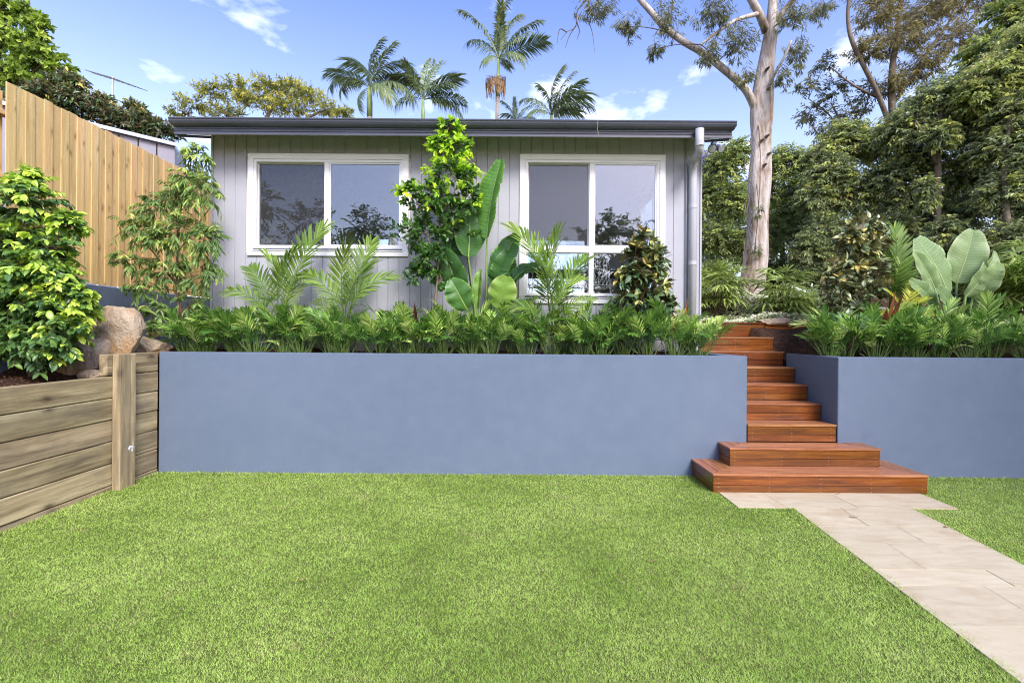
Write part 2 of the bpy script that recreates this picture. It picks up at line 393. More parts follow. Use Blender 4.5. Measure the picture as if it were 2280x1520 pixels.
# sandstone
m = Mat('sandstone'); v = m.coords()
a_ = m.noise(v, 3.2, 8, 0.66, 0.8); b_ = m.noise(v, 1.5, 4, 0.6, 0.4); c_ = m.noise(v, 38, 5, 0.7)
col = m.ramp(a_, [(0.28, (0.20, 0.14, 0.095)), (0.44, (0.40, 0.31, 0.22)), (0.58, (0.52, 0.44, 0.34)), (0.76, (0.62, 0.56, 0.47))])
col = m.mixc(m.ramp(b_, [(0.50, 0.0), (0.66, 0.75)]), col, (0.45, 0.24, 0.075))
col = m.mixc(m.ramp(c_, [(0.3, 0.55), (0.45, 0.0)]), col, (0.13, 0.10, 0.08))
M_['rock'] = m.done(m.bsdf(col, 0.88, 0.15, m.bump(m.math('ADD', a_, m.math('MULTIPLY', c_, 0.5)), 1.0, 0.05)))
# barks
def bark(name, stops, vs=(1, 1, 0.22), sc=7, bmp=0.5, spots=None):
    m = Mat(name); v = m.coords(vs)
    a_ = m.noise(v, sc, 7, 0.65, 0.6); b_ = m.noise(m.coords((1, 1, 0.6)), sc * 0.23, 4, 0.6, 0.5)
    f = m.math('ADD', m.math('MULTIPLY', a_, 0.6), m.math('MULTIPLY', b_, 0.4))
    col = m.ramp(f, stops)
    if spots:
        vo = m.n('ShaderNodeTexVoronoi', Vector=m.coords((1, 1, 0.55)), Scale=4.2).outputs['Distance']
        col = m.mixc(m.ramp(vo, [(0.04, 0.85), (0.11, 0.0)]), col, spots)
    return m.done(m.bsdf(col, 0.85, 0.15, m.bump(a_, bmp, 0.03)))
M_['gumbark'] = bark('smooth_gum_bark', [(0.34, (0.10, 0.062, 0.044)), (0.43, (0.24, 0.175, 0.135)), (0.50, (0.37, 0.32, 0.28)), (0.57, (0.47, 0.44, 0.41)), (0.64, (0.30, 0.235, 0.19)), (0.72, (0.18, 0.12, 0.09))], (1, 1, 0.16), 9, 0.9, (0.10, 0.055, 0.04))
M_['bark'] = bark('grey_brown_bark', [(0.3, (0.07, 0.05, 0.036)), (0.5, (0.16, 0.125, 0.095)), (0.7, (0.26, 0.22, 0.18))])
M_['palmbark'] = bark('palm_trunk_bark', [(0.3, (0.14, 0.12, 0.10)), (0.55, (0.27, 0.24, 0.21)), (0.75, (0.36, 0.33, 0.29))], (0.3, 0.3, 2.2), 4)
M_['twig'] = bark('brown_twig', [(0.3, (0.06, 0.042, 0.028)), (0.6, (0.15, 0.11, 0.075)), (0.8, (0.22, 0.17, 0.12))])
M_['stem'] = plain('green_stem', (0.11, 0.18, 0.045), 0.5, 0.4, 0, 9, 0.25)
M_['shaft'] = plain('palm_crownshaft', (0.22, 0.30, 0.10), 0.45, 0.4, 0, 3, 0.15)
M_['seed'] = plain('dry_seed_cluster', (0.24, 0.15, 0.07), 0.8, 0.2, 0, 9, 0.3)
# ------------------------------------------------------------------ ground and terrain
WALL_Y, WALL_TOP = 5.21, 1.245
WX0, WX1, RX0 = -3.675, 2.42, 3.362          # blue wall ends; stair opening between WX1 and RX0
SX = -3.675                                   # face of the sleeper wall
FX = -4.80                                    # face of the wall and fence on the boundary
HY, HX0, HX1 = 6.10, -3.66, 2.245             # front wall of the house
g = Geo(); S = 350
g.add([(-S, -S, 0), (S, -S, 0), (S, S, 0), (-S, S, 0)], None, [(0, 1, 2, 3)])
tag(g.obj('ground', M_['lawn']), kind='structure')

def sm(a, b, x): t = np.clip((x - a) / (b - a), 0, 1); return t * t * (3 - 2 * t)
def terrain(x, y):
    n = 0.02 * np.sin(x * 3.1 + y * 1.7) + 0.014 * np.sin(x * 7.3 - y * 5.1)
    front = 1.205 + 0.05 * sm(5.4, 6.1, y)
    right = 1.20 + 0.10 * sm(5.4, 6.4, y) + 0.32 * sm(6.6, 7.5, y) + 0.70 * sm(7.5, 10, y) + 0.4 * sm(10, 16, y)
    z = front * (1 - sm(2.2, 2.6, x)) + right * sm(2.2, 2.6, x)
    z = z + (y > 11) * 0.6 * (x < 2.4)
    z = np.where((x < -4.9), 1.9, z)
    hole = (x > 2.36) & (x < 3.42) & (y < 7.30)
    hole2 = (x >= 3.42) & (x < 3.9) & (y > 6.32) & (y < 7.0)
    z = np.where(hole2, np.minimum(z, 1.16), z)
    return np.where(hole, -0.05, z + n)
xs = np.concatenate([[-60, -30, -15, -8, -4.95], np.arange(-4.85, 9.01, 0.1), [10, 12, 16, 30, 60]])
ys = np.concatenate([np.arange(5.27, 12, 0.1), [12.5, 13, 14, 16, 20, 30, 50, 90, 160]])
def sheet(name, xs, ys, fn, mat):
    X, Y = np.meshgrid(xs, ys); Z = fn(X, Y); V = np.stack([X, Y, Z], -1).reshape(-1, 3)
    nx, ny = len(xs), len(ys); i = np.arange(nx - 1)[None, :] + nx * np.arange(ny - 1)[:, None]
    i = i.ravel(); gg = Geo(); gg.add(V, None, np.stack([i, i + 1, i + nx + 1, i + nx], -1))
    return gg.obj(name, mat, smooth=True)
tag(sheet('garden_bed', xs, ys, terrain, M_['mulch']), kind='structure')
def leftbed(x, y):
    return 0.985 + 0.20 * sm(4.5, 5.3, y) + 0.10 * sm(-3.8, -4.8, x) * 0 + 0.06 * sm(-3.9, -4.7, -(-x)) + 0.02 * np.sin(9 * x + 5 * y) + 0.012 * np.sin(17 * y - 4 * x)
tag(sheet('garden_bed', np.arange(-4.81, -3.68, 0.08), np.arange(0.6, 5.36, 0.1), leftbed, M_['mulch']), kind='structure')
tag(sheet('terrain', np.array([-60, -20, -4.96]), np.array([-30, 0, 5.3]), lambda x, y: 1.9 + 0 * x, M_['mulch']), kind='structure')

# bark chips lying on the beds
g = Geo(); n = 9000
cx = rng.uniform(-4.75, 7.5, n); cy = rng.uniform(5.4, 6.1, n)
k = n // 4; cx[:k] = rng.uniform(-4.78, -3.78, k); cy[:k] = rng.uniform(3.0, 5.3, k)
cz = np.where(np.arange(n) < k, leftbed(cx, cy), terrain(cx, cy)) + rng.uniform(0.002, 0.014, n)
ok = cz > 0.5; cx, cy, cz = cx[ok], cy[ok], cz[ok]; n = len(cx)
a = rng.uniform(0, 6.28, n); L = rng.uniform(0.012, 0.035, n); Wd = L * rng.uniform(0.3, 0.6, n)
d = np.stack([np.cos(a), np.sin(a), rng.normal(0, 0.35, n)], -1); s_ = np.stack([-np.sin(a), np.cos(a), rng.normal(0, 0.35, n)], -1)
c = np.stack([cx, cy, cz], -1)
V = np.stack([c - d * L[:, None] / 2, c + s_ * Wd[:, None] / 2 + [0, 0, .004], c + d * L[:, None] / 2, c - s_ * Wd[:, None] / 2 + [0, 0, .004]], 1)
g.add(V.reshape(-1, 3), None, np.arange(4 * n).reshape(-1, 4), np.repeat(rng.random(n), 4))
tag(g.obj('mulch', M_['chip']), 'loose brown bark chips scattered over the garden beds', 'mulch', kind='stuff')

# ------------------------------------------------------------------ rendered blue retaining walls
def ell(name, pts, z0, z1, mat, parent):
    return prism(name, pts, z0, z1, mat, parent, 0.006)
t = thing('retaining_wall', (-0.6, WALL_Y, 0), 'long slate-blue rendered retaining wall under the house windows', 'wall')
ell('wall_body', [(WX0 + 0.002, WALL_Y), (WX1, WALL_Y), (WX1, 6.06), (WX1 - 0.16, 6.06), (WX1 - 0.16, WALL_Y + 0.16), (WX0 + 0.002, WALL_Y + 0.16)], -0.2, WALL_TOP, M_['blue'], t)
t = thing('retaining_wall', (5.0, WALL_Y, 0), 'slate-blue rendered wall with a return corner on the lawn side of the steps', 'wall')
ell('wall_body', [(RX0, WALL_Y), (10.5, WALL_Y), (10.5, WALL_Y + 0.16), (RX0 + 0.16, WALL_Y + 0.16), (RX0 + 0.21, 6.30), (RX0 + 0.052, 6.30)], -0.2, WALL_TOP - 0.004, M_['blue'], t)
t = thing('boundary_wall', (FX, 6, 0.9), 'slate-blue rendered wall carrying the timber paling fence', 'wall')
block('wall_body', FX - 0.16, FX, 2.2, 11.0, 0.8, 1.985, M_['blue'], t, 0.006, 'Y')

# ------------------------------------------------------------------ sleeper wall
t = thing('sleeper_wall', (SX, 4.0, 0), 'weathered timber sleeper retaining wall beside the lawn, with one upright post', 'wall')
for r in range(6):
    z0 = -0.155 + 0.2 * r
    y1 = 5.20
    segs = [(1.0, 3.14), (3.145, 4.655), (4.66, y1)] if r % 2 else [(1.0, 2.5), (2.505, 4.655), (4.66, y1)]
    for (a, b) in segs:
        j = random.uniform(-0.003, 0.003)
        block('sleeper', SX - 0.075 + j, SX + j, a, b, z0 + 0.0035, z0 + 0.1965, M_['sleeper'], t, 0.006, 'Y')
block('sleeper', SX - 0.073, SX + 0.001, 4.545, 5.20, 1.049, 1.2435, M_['sleeper'], t, 0.006, 'Y')
block('post', SX + 0.004, SX + 0.079, 4.60, 4.795, -0.3, 1.246, M_['sleeper'], t, 0.006, 'Z')
g = Geo()
for i in range(15):     # a smear of white paint on the post face
    y = 4.735 + random.gauss(0, 0.022); z = 0.365 + random.gauss(0, 0.03); w = random.uniform(.004, .014); h = random.uniform(.004, .018); xo = SX + .0797 + .00012 * i
    g.add([(xo, y - w, z), (xo, y, z - h), (xo, y + w, z + h * .3), (xo, y - w * .2, z + h)], None, [(0, 1, 2, 3)])
o = g.obj('paint_smear', M_['white'], t)

# ------------------------------------------------------------------ merbau stairs
st = thing('timber_stairs', (2.85, 4.65, 0), 'red-brown hardwood stairs climbing through the gap between the blue walls', 'stairs')
H = 0.18
def screws(pts, parent):
    g = Geo()
    for (x, y, z, ax) in pts:
        a = np.linspace(0, 2 * np.pi, 6, endpoint=False); r = 0.0042
        if ax == 'Y': V = np.stack([x + r * np.cos(a), np.full(6, y), z + r * np.sin(a)], -1)
        else: V = np.stack([np.full(6, x), y + r * np.cos(a), z + r * np.sin(a)], -1)
        g.add(V, [(0, 1, 2), (0, 2, 3), (0, 3, 4), (0, 4, 5)])
    o = g.obj('screws', M_['screw'], parent); o['kind'] = 'stuff'
def step(i, x0, x1, y0, y1, framed=None):
    zt = i * H; zb = zt - H
    th = 0.020; bt = 0.019
    body = Geo(); box_geo(body, x0 + bt + 0.004, x1 - bt - 0.004, y0 + bt + 0.003, y1, zb + 0.002, zt - th - 0.003)
    off = Vector(((x0 + x1) / 2, y0, zb))
    b = add(body.mesh('step', M_['darkwood'], off=off), 'step', st, T(off))
    zu = zt - th - 0.0025; zm = zb + 0.073
    dx = 0.0015
    for (za, zc) in ((zb + 0.003, zm - 0.002), (zm + 0.002, zu)):
        block('riser_board', x0 + dx, x1 - dx, y0 + 0.004, y0 + 0.004 + bt, za, zc, M_['deck'], b, 0.002, 'X')
    pts = []
    nn = max(2, int(round((x1 - x0) / 0.48)))
    for q in range(nn + 1):
        xx = x0 + 0.05 + (x1 - x0 - 0.1) * q / nn
        for zz in (zb + 0.02, zb + 0.055, zm + 0.02, zu - 0.02): pts.append((xx, y0 + 0.0025, zz, 'Y'))
    if framed:
        yb = y1
        for side in (0, 1):
            xa = x0 if side == 0 else x1 - bt
            for (za, zc) in ((zb + 0.003, zm - 0.002), (zm + 0.002, zu)):
                block('side_board', xa + 0.002, xa + bt - 0.002, y0 + bt + 0.005, yb - 0.002, za, zc, M_['deck'], b, 0.002, 'Y')
            for yy in (y0 + 0.06, (y0 + yb) / 2, yb - 0.06):
                for zz in (zb + 0.02, zb + 0.055, zm + 0.02, zu - 0.02): pts.append((x0 + 0.0005 if side == 0 else x1 - 0.0005, yy, zz, 'X'))
        bw, gp = 0.0875, 0.004
        nb = framed
        for q in range(nb):                        # picture frame: front boards and both sides, mitred
            o0 = q * (bw + gp) - 0.004; o1 = o0 + bw
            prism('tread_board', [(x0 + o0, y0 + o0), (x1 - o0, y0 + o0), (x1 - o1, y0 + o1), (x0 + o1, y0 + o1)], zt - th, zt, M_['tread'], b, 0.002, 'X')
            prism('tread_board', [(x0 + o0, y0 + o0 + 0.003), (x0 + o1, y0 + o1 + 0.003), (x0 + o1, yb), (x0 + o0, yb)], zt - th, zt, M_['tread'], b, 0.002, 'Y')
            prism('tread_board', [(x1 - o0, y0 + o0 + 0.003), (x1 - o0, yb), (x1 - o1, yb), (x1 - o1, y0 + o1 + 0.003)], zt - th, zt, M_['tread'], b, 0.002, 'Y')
        o1 = nb * (bw + gp); yy = y0 + o1
        while yy < yb - 0.03:
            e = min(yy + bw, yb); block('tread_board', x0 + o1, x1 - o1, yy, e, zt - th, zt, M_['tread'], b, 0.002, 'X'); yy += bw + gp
    else:
        yy = y0 - 0.004
        while yy < y1 - 0.02:
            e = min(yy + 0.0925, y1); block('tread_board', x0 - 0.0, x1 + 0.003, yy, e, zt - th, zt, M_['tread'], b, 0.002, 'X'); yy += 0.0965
    screws(pts, b)
M_['darkwood'] = plain('stair_carcass', (0.03, 0.018, 0.012), 0.8, 0.2)
step(1, 1.853, 3.838, 4.647, WALL_Y - 0.001, 3)
step(2, 2.125, 3.600, 4.923, WALL_Y - 0.001, 2)
ST = [5.215, 5.50, 5.785, 6.07, 6.355, 6.64, 7.30]
for k in range(6):
    x1 = 3.350 + (ST[k] - 5.215) * 0.053
    step(3 + k, WX1 + 0.012, x1, ST[k], ST[k + 1] + (0.02 if k < 5 else 0))
# low hardwood edging that holds the bed above the landing
t = thing('timber_planter_edge', (3.0, 7.3, 1.44), 'low hardwood edging boards at the head of the stairs', 'garden edging')
xa, xb = P(1545, 740, 7.32).x, P(1702, 740, 7.32).x
for r in range(2):
    z0 = 1.445 + r * 0.094
    block('edging_board', xa, xb, 7.32, 7.345, z0, z0 + 0.090, M_['deck'], t, 0.002, 'X')
    block('edging_board', xb + 0.004, P(1850, 740, 7.12).x, 7.298, 7.323, z0 - 0.02, z0 + 0.07, M_['deck'], t, 0.002, 'X')
block('capping_board', xa, xb + 0.02, 7.30, 7.40, 1.634, 1.652, M_['deck'], t, 0.002, 'X')
block('capping_board', xb + 0.022, P(1850, 740, 7.12).x, 7.275, 7.385, 1.613, 1.631, M_['deck'], t, 0.002, 'X')

# ------------------------------------------------------------------ travertine path
SH = 0.108                                             # the path runs a little askew to the stairs
ptop = 0.0105
L0, L1 = 2.366, 3.372
M_['joint'] = plain('path_joint_sand', (0.40, 0.34, 0.26), 0.9, 0.1)
g = Geo()
V = [(x - (4.247 - y) * SH, y) for x, y in ((L0 + .002, 4.25), (L0 + .002, -1.3), (L1 - .002, -1.3), (L1 - .002, 4.25))]
g.add([(p[0], p[1], 0.003) for p in V] + [(1.905, 4.24, .0035), (3.765, 4.24, .0035), (3.765, 4.65, .0035), (1.905, 4.65, .0035)], None, [(0, 1, 2, 3), (4, 5, 6, 7)])
path = tag(g.obj('path', M_['joint']), kind='structure')
def shear(x, y): return (x - (4.247 - y) * SH, y)
def paver(x0, x1, y0, y1, sh=True):
    gp = 0.0011; q = [(x0 + gp, y0 + gp), (x1 - gp, y0 + gp), (x1 - gp, y1 - gp), (x0 + gp, y1 - gp)]
    if sh: q = [shear(*p) for p in q]
    dz = random.uniform(-0.0012, 0.0012)
    prism('paver', q, ptop - 0.02, ptop + dz, M_['trav'], path, 0.0008)
xs_ = [1.905, 2.311, 2.919, 3.325, 3.765]
for a, b in zip(xs_[:-1], xs_[1:]): paver(a, b, 4.247, 4.650, False)
y = 4.245; r = 0
while y > -1.2:
    hgt = (0.406, 0.305, 0.406, 0.203, 0.406, 0.610)[r % 6]
    cut = (0.40, 0.61, 0.33, 0.70, 0.52, 0.40)[r % 6]
    paver(L0, L0 + cut * 1.0, y - hgt, y); paver(L0 + cut, L1, y - hgt, y)
    y -= hgt; r += 1
# ------------------------------------------------------------------ lawn blades
N = 1250000
yy = 1.15 + (5.205 - 1.15) * rng.random(N) ** 1.25
hw = np.minimum(1.12 * yy + 0.9, 8)
xx = -hw + 2 * hw * rng.random(N)
lx = L0 - (4.247 - yy) * SH; rx = L1 - (4.247 - yy) * SH
edge = 0.022 * np.sin(yy * 37) * np.sin(yy * 11 + 1) + 0.014 * np.sin(yy * 90) + 0.012 + 0.035 * rng.random(N) ** 4
ok = (xx > SX + 0.0) & ~((xx > lx + 0.004 + edge) & (xx < rx - 0.004 - edge) & (yy < 4.26)) & (xx < 8.2)
ok &= ~((xx > 1.90) & (xx < 3.77) & (yy > 4.245) & (yy < 4.66)) & ~((xx > 1.86) & (xx < 3.83) & (yy > 4.65))
ok &= ~((xx < SX + 0.085) & (yy > 4.595) & (yy < 4.8))
xx, yy = xx[ok], yy[ok]; N = len(xx)
def vnoise(x, y, s, seed):
    r2 = np.random.default_rng(seed); gr = r2.random((64, 64)); x = (x * s) % 63; y = (y * s) % 63
    i, j = x.astype(int), y.astype(int); fx, fy = x - i, y - j; fx = fx * fx * (3 - 2 * fx); fy = fy * fy * (3 - 2 * fy)
    return gr[i, j] * (1 - fx) * (1 - fy) + gr[(i + 1), j] * fx * (1 - fy) + gr[i, (j + 1)] * (1 - fx) * fy + gr[i + 1, j + 1] * fx * fy
big = vnoise(xx + 20, yy + 20, 1.7, 1) * 0.6 + vnoise(xx + 20, yy + 20, 5.3, 2) * 0.4
tuft = vnoise(xx + 20, yy + 20, 22, 3)
near_edge = np.minimum(np.abs(xx - lx[ok]), np.abs(xx - rx[ok])) < 0.05
near_edge |= (yy > 5.12) | (xx < SX + 0.06)
h = (0.0045 + 0.0085 * rng.random(N)) * (0.75 + 0.5 * tuft) * np.where(near_edge, 1.0 + 1.3 * rng.random(N), 1.0)
az = rng.uniform(0, 2 * np.pi, N); lean = rng.uniform(0.3, 1.9, N) * h
wd = (0.0010 + 0.0009 * rng.random(N)) * (0.65 + 0.16 * yy)
b = np.stack([xx, yy, np.full(N, 0.001)], -1)
sd = np.stack([np.cos(az + 1.57 + rng.normal(0, .5, N)), np.sin(az + 1.57 + rng.normal(0, .5, N)), np.zeros(N)], -1) * wd[:, None]
tip = b + np.stack([np.cos(az) * lean, np.sin(az) * lean, h], -1)
tint = np.clip(0.02 + 0.60 * big + 0.12 * tuft + rng.normal(0.04, 0.14, N), 0, 0.86)
patch = vnoise(xx + 20, yy + 20, 9.0, 5) * vnoise(xx + 20, yy + 20, 3.1, 6)
dry = (rng.random(N) < 0.035 + 0.30 * np.clip(patch - 0.42, 0, 1) * 2 + np.where(near_edge, 0.12, 0)); tint[dry] = rng.uniform(0.86, 1.0, dry.sum())
V = np.stack([b - sd, b + sd, tip], 1).reshape(-1, 3)
g = Geo(); g.add(V, np.arange(3 * N).reshape(-1, 3), None, np.repeat(tint, 3))
tag(g.obj('grass', M_['grass']), 'short fine green lawn grass in front of the blue walls', 'grass', kind='stuff')
del V, b, sd, tip

# a few fallen gum leaves on the lawn, path and steps
M_['dryleaf'] = plain('dry_gum_leaf', (0.26, 0.16, 0.085), 0.7, 0.2, 0, 12, 0.3)
for i, (x, y, z_, a, lab) in enumerate([(2.98, 4.60, .0125, .4, 'curled brown leaf on the path against the bottom step'), (2.72, 4.02, .0125, 2.2, 'thin brown leaf on the path below the steps'), (3.30, 3.82, .0125, 1.0, 'slim dry leaf on the path beside the far grass edge'),
        (-2.35, 4.72, .024, .7, 'small brown leaf on the lawn by the sleeper post'), (0.9, 3.2, .024, 2.6, 'small brown leaf in the middle of the lawn'), (-1.2, 2.9, .024, 1.4, 'dry leaf on the lawn close to the camera')]):
    L_ = random.uniform(.045, .06); d = Vector((math.cos(a), math.sin(a), 0)); s_ = Vector((-d.y, d.x, 0)); g = Geo(); V = []
    for q in range(6):
        f = q / 5; c_ = Vector((x, y, z_)) + d * (L_ * (f - .5)) + s_ * .014 * math.sin(f * 3.1); w_ = .0055 * math.sin(math.pi * min(1, f * .9 + .06)); up_ = Vector((0, 0, .006 * (2 * f - 1) ** 2))
        V += [tuple(c_ + s_ * w_ + up_ + Vector((0, 0, .004))), tuple(c_ + up_), tuple(c_ - s_ * w_ + up_ + Vector((0, 0, .004)))]
    g.add(V, None, [(3 * k_ + e_, 3 * k_ + e_ + 1, 3 * k_ + e_ + 4, 3 * k_ + e_ + 3) for k_ in range(5) for e_ in range(2)])
    tag(g.obj('fallen_leaf', M_['dryleaf']), lab, 'leaf', 'fallen gum leaves')

# ------------------------------------------------------------------ paling fence
t = thing('paling_fence', (FX, 6.5, 1.985), 'tall lapped pine paling fence on top of the boundary wall', 'fence')
y = 4.77; k = 0
while y < 10.6:
    w = 0.098 + random.uniform(-0.003, 0.003)
    off = random.uniform(-.002, .002) + (0.0 if k % 2 else 0.0085)
    ztop = 3.825 + random.uniform(-0.008, 0.008)
    block('paling', FX - 0.045 + off, FX - 0.037 + off, y - (0.009 if k % 2 else -.001), y + w + (0.009 if k % 2 else -.001), 1.99 + random.uniform(0, 0.012), ztop, M_['paling'], t, 0.0015, 'Z')
    y += w; k += 1
for z in (2.25, 2.9, 3.5): block('rail', FX - 0.12, FX - 0.047, 4.70, 10.6, z, z + 0.045, M_['paling'], t, 0.003, 'Y')
for yp in (4.74, 7.0, 9.3): block('fence_post', FX - 0.20, FX - 0.121, yp, yp + 0.09, 1.9, 3.75, M_['paling'], t, 0.004, 'Z')

# ------------------------------------------------------------------ house
hs = thing('house', (-0.7, HY, 1.2), 'pale grey clad house with charcoal gutter and two white-framed windows', 'house')
ZT = P(1000, 308, HY).z; ZB = 1.12
def rect(px0, px1, py0, py1, Y):
    a = P(px0, (py0 + py1) / 2, Y).x; b = P(px1, (py0 + py1) / 2, Y).x
    c = P((px0 + px1) / 2, py0, Y).z; d = P((px0 + px1) / 2, py1, Y).z
    return a, b, d, c
W1 = rect(553, 910, 343.5, 570.5, HY); W2 = rect(1156.5, 1480, 345, 676, HY)
wins = [W1, W2]
# structural wall behind the boards, with the two openings left free
def opening(w): return (w[0] + 0.05, w[1] - 0.05, w[2] + 0.05, w[3] - 0.05)
g = Geo(); ya, yb = HY + 0.022, HY + 0.16
O1, O2 = opening(W1), opening(W2)
for (x0, x1, z0, z1) in [(HX0, O1[0], ZB, 3.84), (O1[0], O1[1], ZB, O1[2]), (O1[0], O1[1], O1[3], 3.84), (O1[1], O2[0], ZB, 3.84),
                         (O2[0], O2[1], ZB, O2[2]), (O2[0], O2[1], O2[3], 3.84), (O2[1], HX1, ZB, 3.84)]:
    box_geo(g, x0, x1, ya, yb, z0, z1)
box_geo(g, HX0, HX0 + 0.14, yb, 11.5, ZB, 3.84)                        # side walls, back wall (a glazed door gap on the stair side)
box_geo(g, HX1 - 0.14, HX1, yb, 6.9, ZB, 3.84); box_geo(g, HX1 - 0.14, HX1, 8.6, 11.5, ZB, 3.84); box_geo(g, HX1 - 0.14, HX1, 6.9, 8.6, 3.70, 3.84)
for (xa_, xb_, za_, zb_) in ((HX0 + .14, -3.1, ZB, 3.84), (-1.5, -0.2, ZB, 3.84), (1.6, HX1 - .14, ZB, 3.84), (-3.1, -1.5, ZB, 2.3), (-3.1, -1.5, 3.6, 3.84), (-.2, 1.6, ZB, 1.75), (-.2, 1.6, 3.6, 3.84)): box_geo(g, xa_, xb_, 11.36, 11.5, za_, zb_)  # unseen rear openings, added to let daylight brighten both rooms
g.obj('wall_core', M_['room'], hs)
g = Geo(); box_geo(g, HX0 + .15, HX1 - .15, yb + .002, 11.35, 1.60, 1.70); g.obj('floor', M_['timberfloor'], hs)
g = Geo(); box_geo(g, HX0 + .15, HX1 - .15, yb + .002, 11.35, 3.79, 3.835); box_geo(g, -0.85, -0.75, yb + .003, 11.34, 1.705, 3.788); g.obj('room_partition', M_['room'], hs)
# cladding boards, 133 mm cover, v-jointed; cut round the windows
pitch = 0.1330; x = HX0
while x < HX1 - 0.03:
    xe = min(x + pitch, HX1); segs = [(ZB, ZT + 0.03)]
    for w in wins:
        if xe > w[0] + 0.03 and x < w[1] - 0.03:
            new = []
            for (a, b) in segs:
                if w[2] > a: new.append((a, w[2] + 0.035))
                if w[3] < b: new.append((w[3] - 0.035, b))
            segs = new
    for (a, b) in segs:
        block('cladding_board', x + 0.0012, xe - 0.0012, HY, HY + 0.018, a, b, M_['house'], hs, 0.0045, 'Z')
    x += pitch
block('corner_trim', HX1 + 0.0005, HX1 + 0.022, HY - 0.012, HY + 0.07, ZB, ZT + 0.03, M_['house'], hs, 0.002, 'Z')
block('corner_trim', HX0 - 0.022, HX0 - 0.0005, HY - 0.012, HY + 0.07, ZB, ZT + 0.03, M_['house'], hs, 0.002, 'Z')
# eave: fascia, gutter, raked soffit, roof
EY = 5.735; FZ0 = P(1000, 303.5, EY).z; GZ0 = P(1000, 287.5, EY - 0.02).z
fx0, fx1 = P(389, 295, EY).x, P(1629, 300, EY).x
g = Geo(); prof = [(0.0, 0), (-0.012, 0.0), (-0.012, 0.016), (-0.006, 0.019), (-0.006, 0.032), (-0.014, 0.036), (-0.014, 0.056), (-0.006, 0.060), (-0.006, 0.120), (0.0, 0.120)]
def extrude(g, prof, x0, x1, y, z):
    n = len(prof); V = [(x0, y + a, z + b) for a, b in prof] + [(x1, y + a, z + b) for a, b in prof]
    g.add(V, None, [(i, (i + 1) % n, n + (i + 1) % n, n + i) for i in range(n)])
    for off in (0, n):
        c = np.mean(V[off:off + n], 0); base = g.n; g.add(list(V[off:off + n]) + [tuple(c)], [(i, (i + 1) % n, n) for i in range(n)])
extrude(g, prof, fx0, fx1, EY, FZ0); g.obj('fascia', M_['gutter'], hs)
g = Geo(); gh = P(1000, 264.5, EY - .12).z - GZ0
gp = [(-0.016, 0.0), (-0.062, 0.004), (-0.092, 0.018), (-0.110, 0.040), (-0.116, 0.062), (-0.113, gh - 0.020), (-0.122, gh - 0.016), (-0.126, gh - 0.006), (-0.122, gh), (-0.110, gh + 0.001), (-0.104, gh - 0.012), (-0.105, 0.065), (-0.090, 0.030), (-0.060, 0.012), (-0.016, 0.010)]
extrude(g, gp, P(374, 275, EY - .12).x, P(1641, 280, EY - .12).x, EY, GZ0); g.obj('gutter', M_['gutter'], hs)
g = Geo()
for sx_ in (P(374, 275, EY - .12).x - 0.003, P(1641, 280, EY - .12).x + 0.001):
    box_geo(g, sx_, sx_ + 0.002, EY - 0.112, EY - 0.014, GZ0 + 0.02, GZ0 + gh)
g.obj('gutter_end', M_['gutter'], hs)
SL = (ZT + 0.012 - FZ0) / (HY - EY)                     # rake of the soffit and roof
def slab(y0, y1, x0, x1, zoff0, zoff1, mat, name):
    g = Geo(); z = lambda y: FZ0 + SL * (y - EY)
    V = [(x0, y0, z(y0) + zoff0), (x1, y0, z(y0) + zoff0), (x1, y1, z(y1) + zoff0), (x0, y1, z(y1) + zoff0),
         (x0, y0, z(y0) + zoff1), (x1, y0, z(y0) + zoff1), (x1, y1, z(y1) + zoff1), (x0, y1, z(y1) + zoff1)]
    g.add(V, None, [(3, 2, 1, 0), (4, 5, 6, 7), (0, 1, 5, 4), (1, 2, 6, 5), (2, 3, 7, 6), (3, 0, 4, 7)]); return g.obj(name, mat, hs)
RE = 8.9
slab(EY + 0.003, RE, fx0 + 0.03, fx1 - 0.03, 0.006, 0.02, M_['cream'], 'soffit')
slab(EY + 0.003, RE, fx0 + 0.003, fx1 - 0.003, 0.0215, 0.105, M_['gutter'], 'roof')
for xe in (fx0 + 0.002, fx1 - 0.028): slab(EY + 0.0035, RE, xe, xe + 0.026, -0.03, 0.004, M_['gutter'], 'barge_board')
g = Geo(); zr = FZ0 + SL * (RE - EY)
V = [(fx0, RE, zr + .02), (fx1, RE, zr + .02), (fx1, 12, zr - .75), (fx0, 12, zr - .75), (fx0, RE, zr + .105), (fx1, RE, zr + .105), (fx1, 12, zr - .66), (fx0, 12, zr - .66)]
g.add(V, None, [(3, 2, 1, 0), (4, 5, 6, 7), (0, 1, 5, 4), (1, 2, 6, 5), (2, 3, 7, 6), (3, 0, 4, 7)]); g.obj('roof', M_['gutter'], hs)
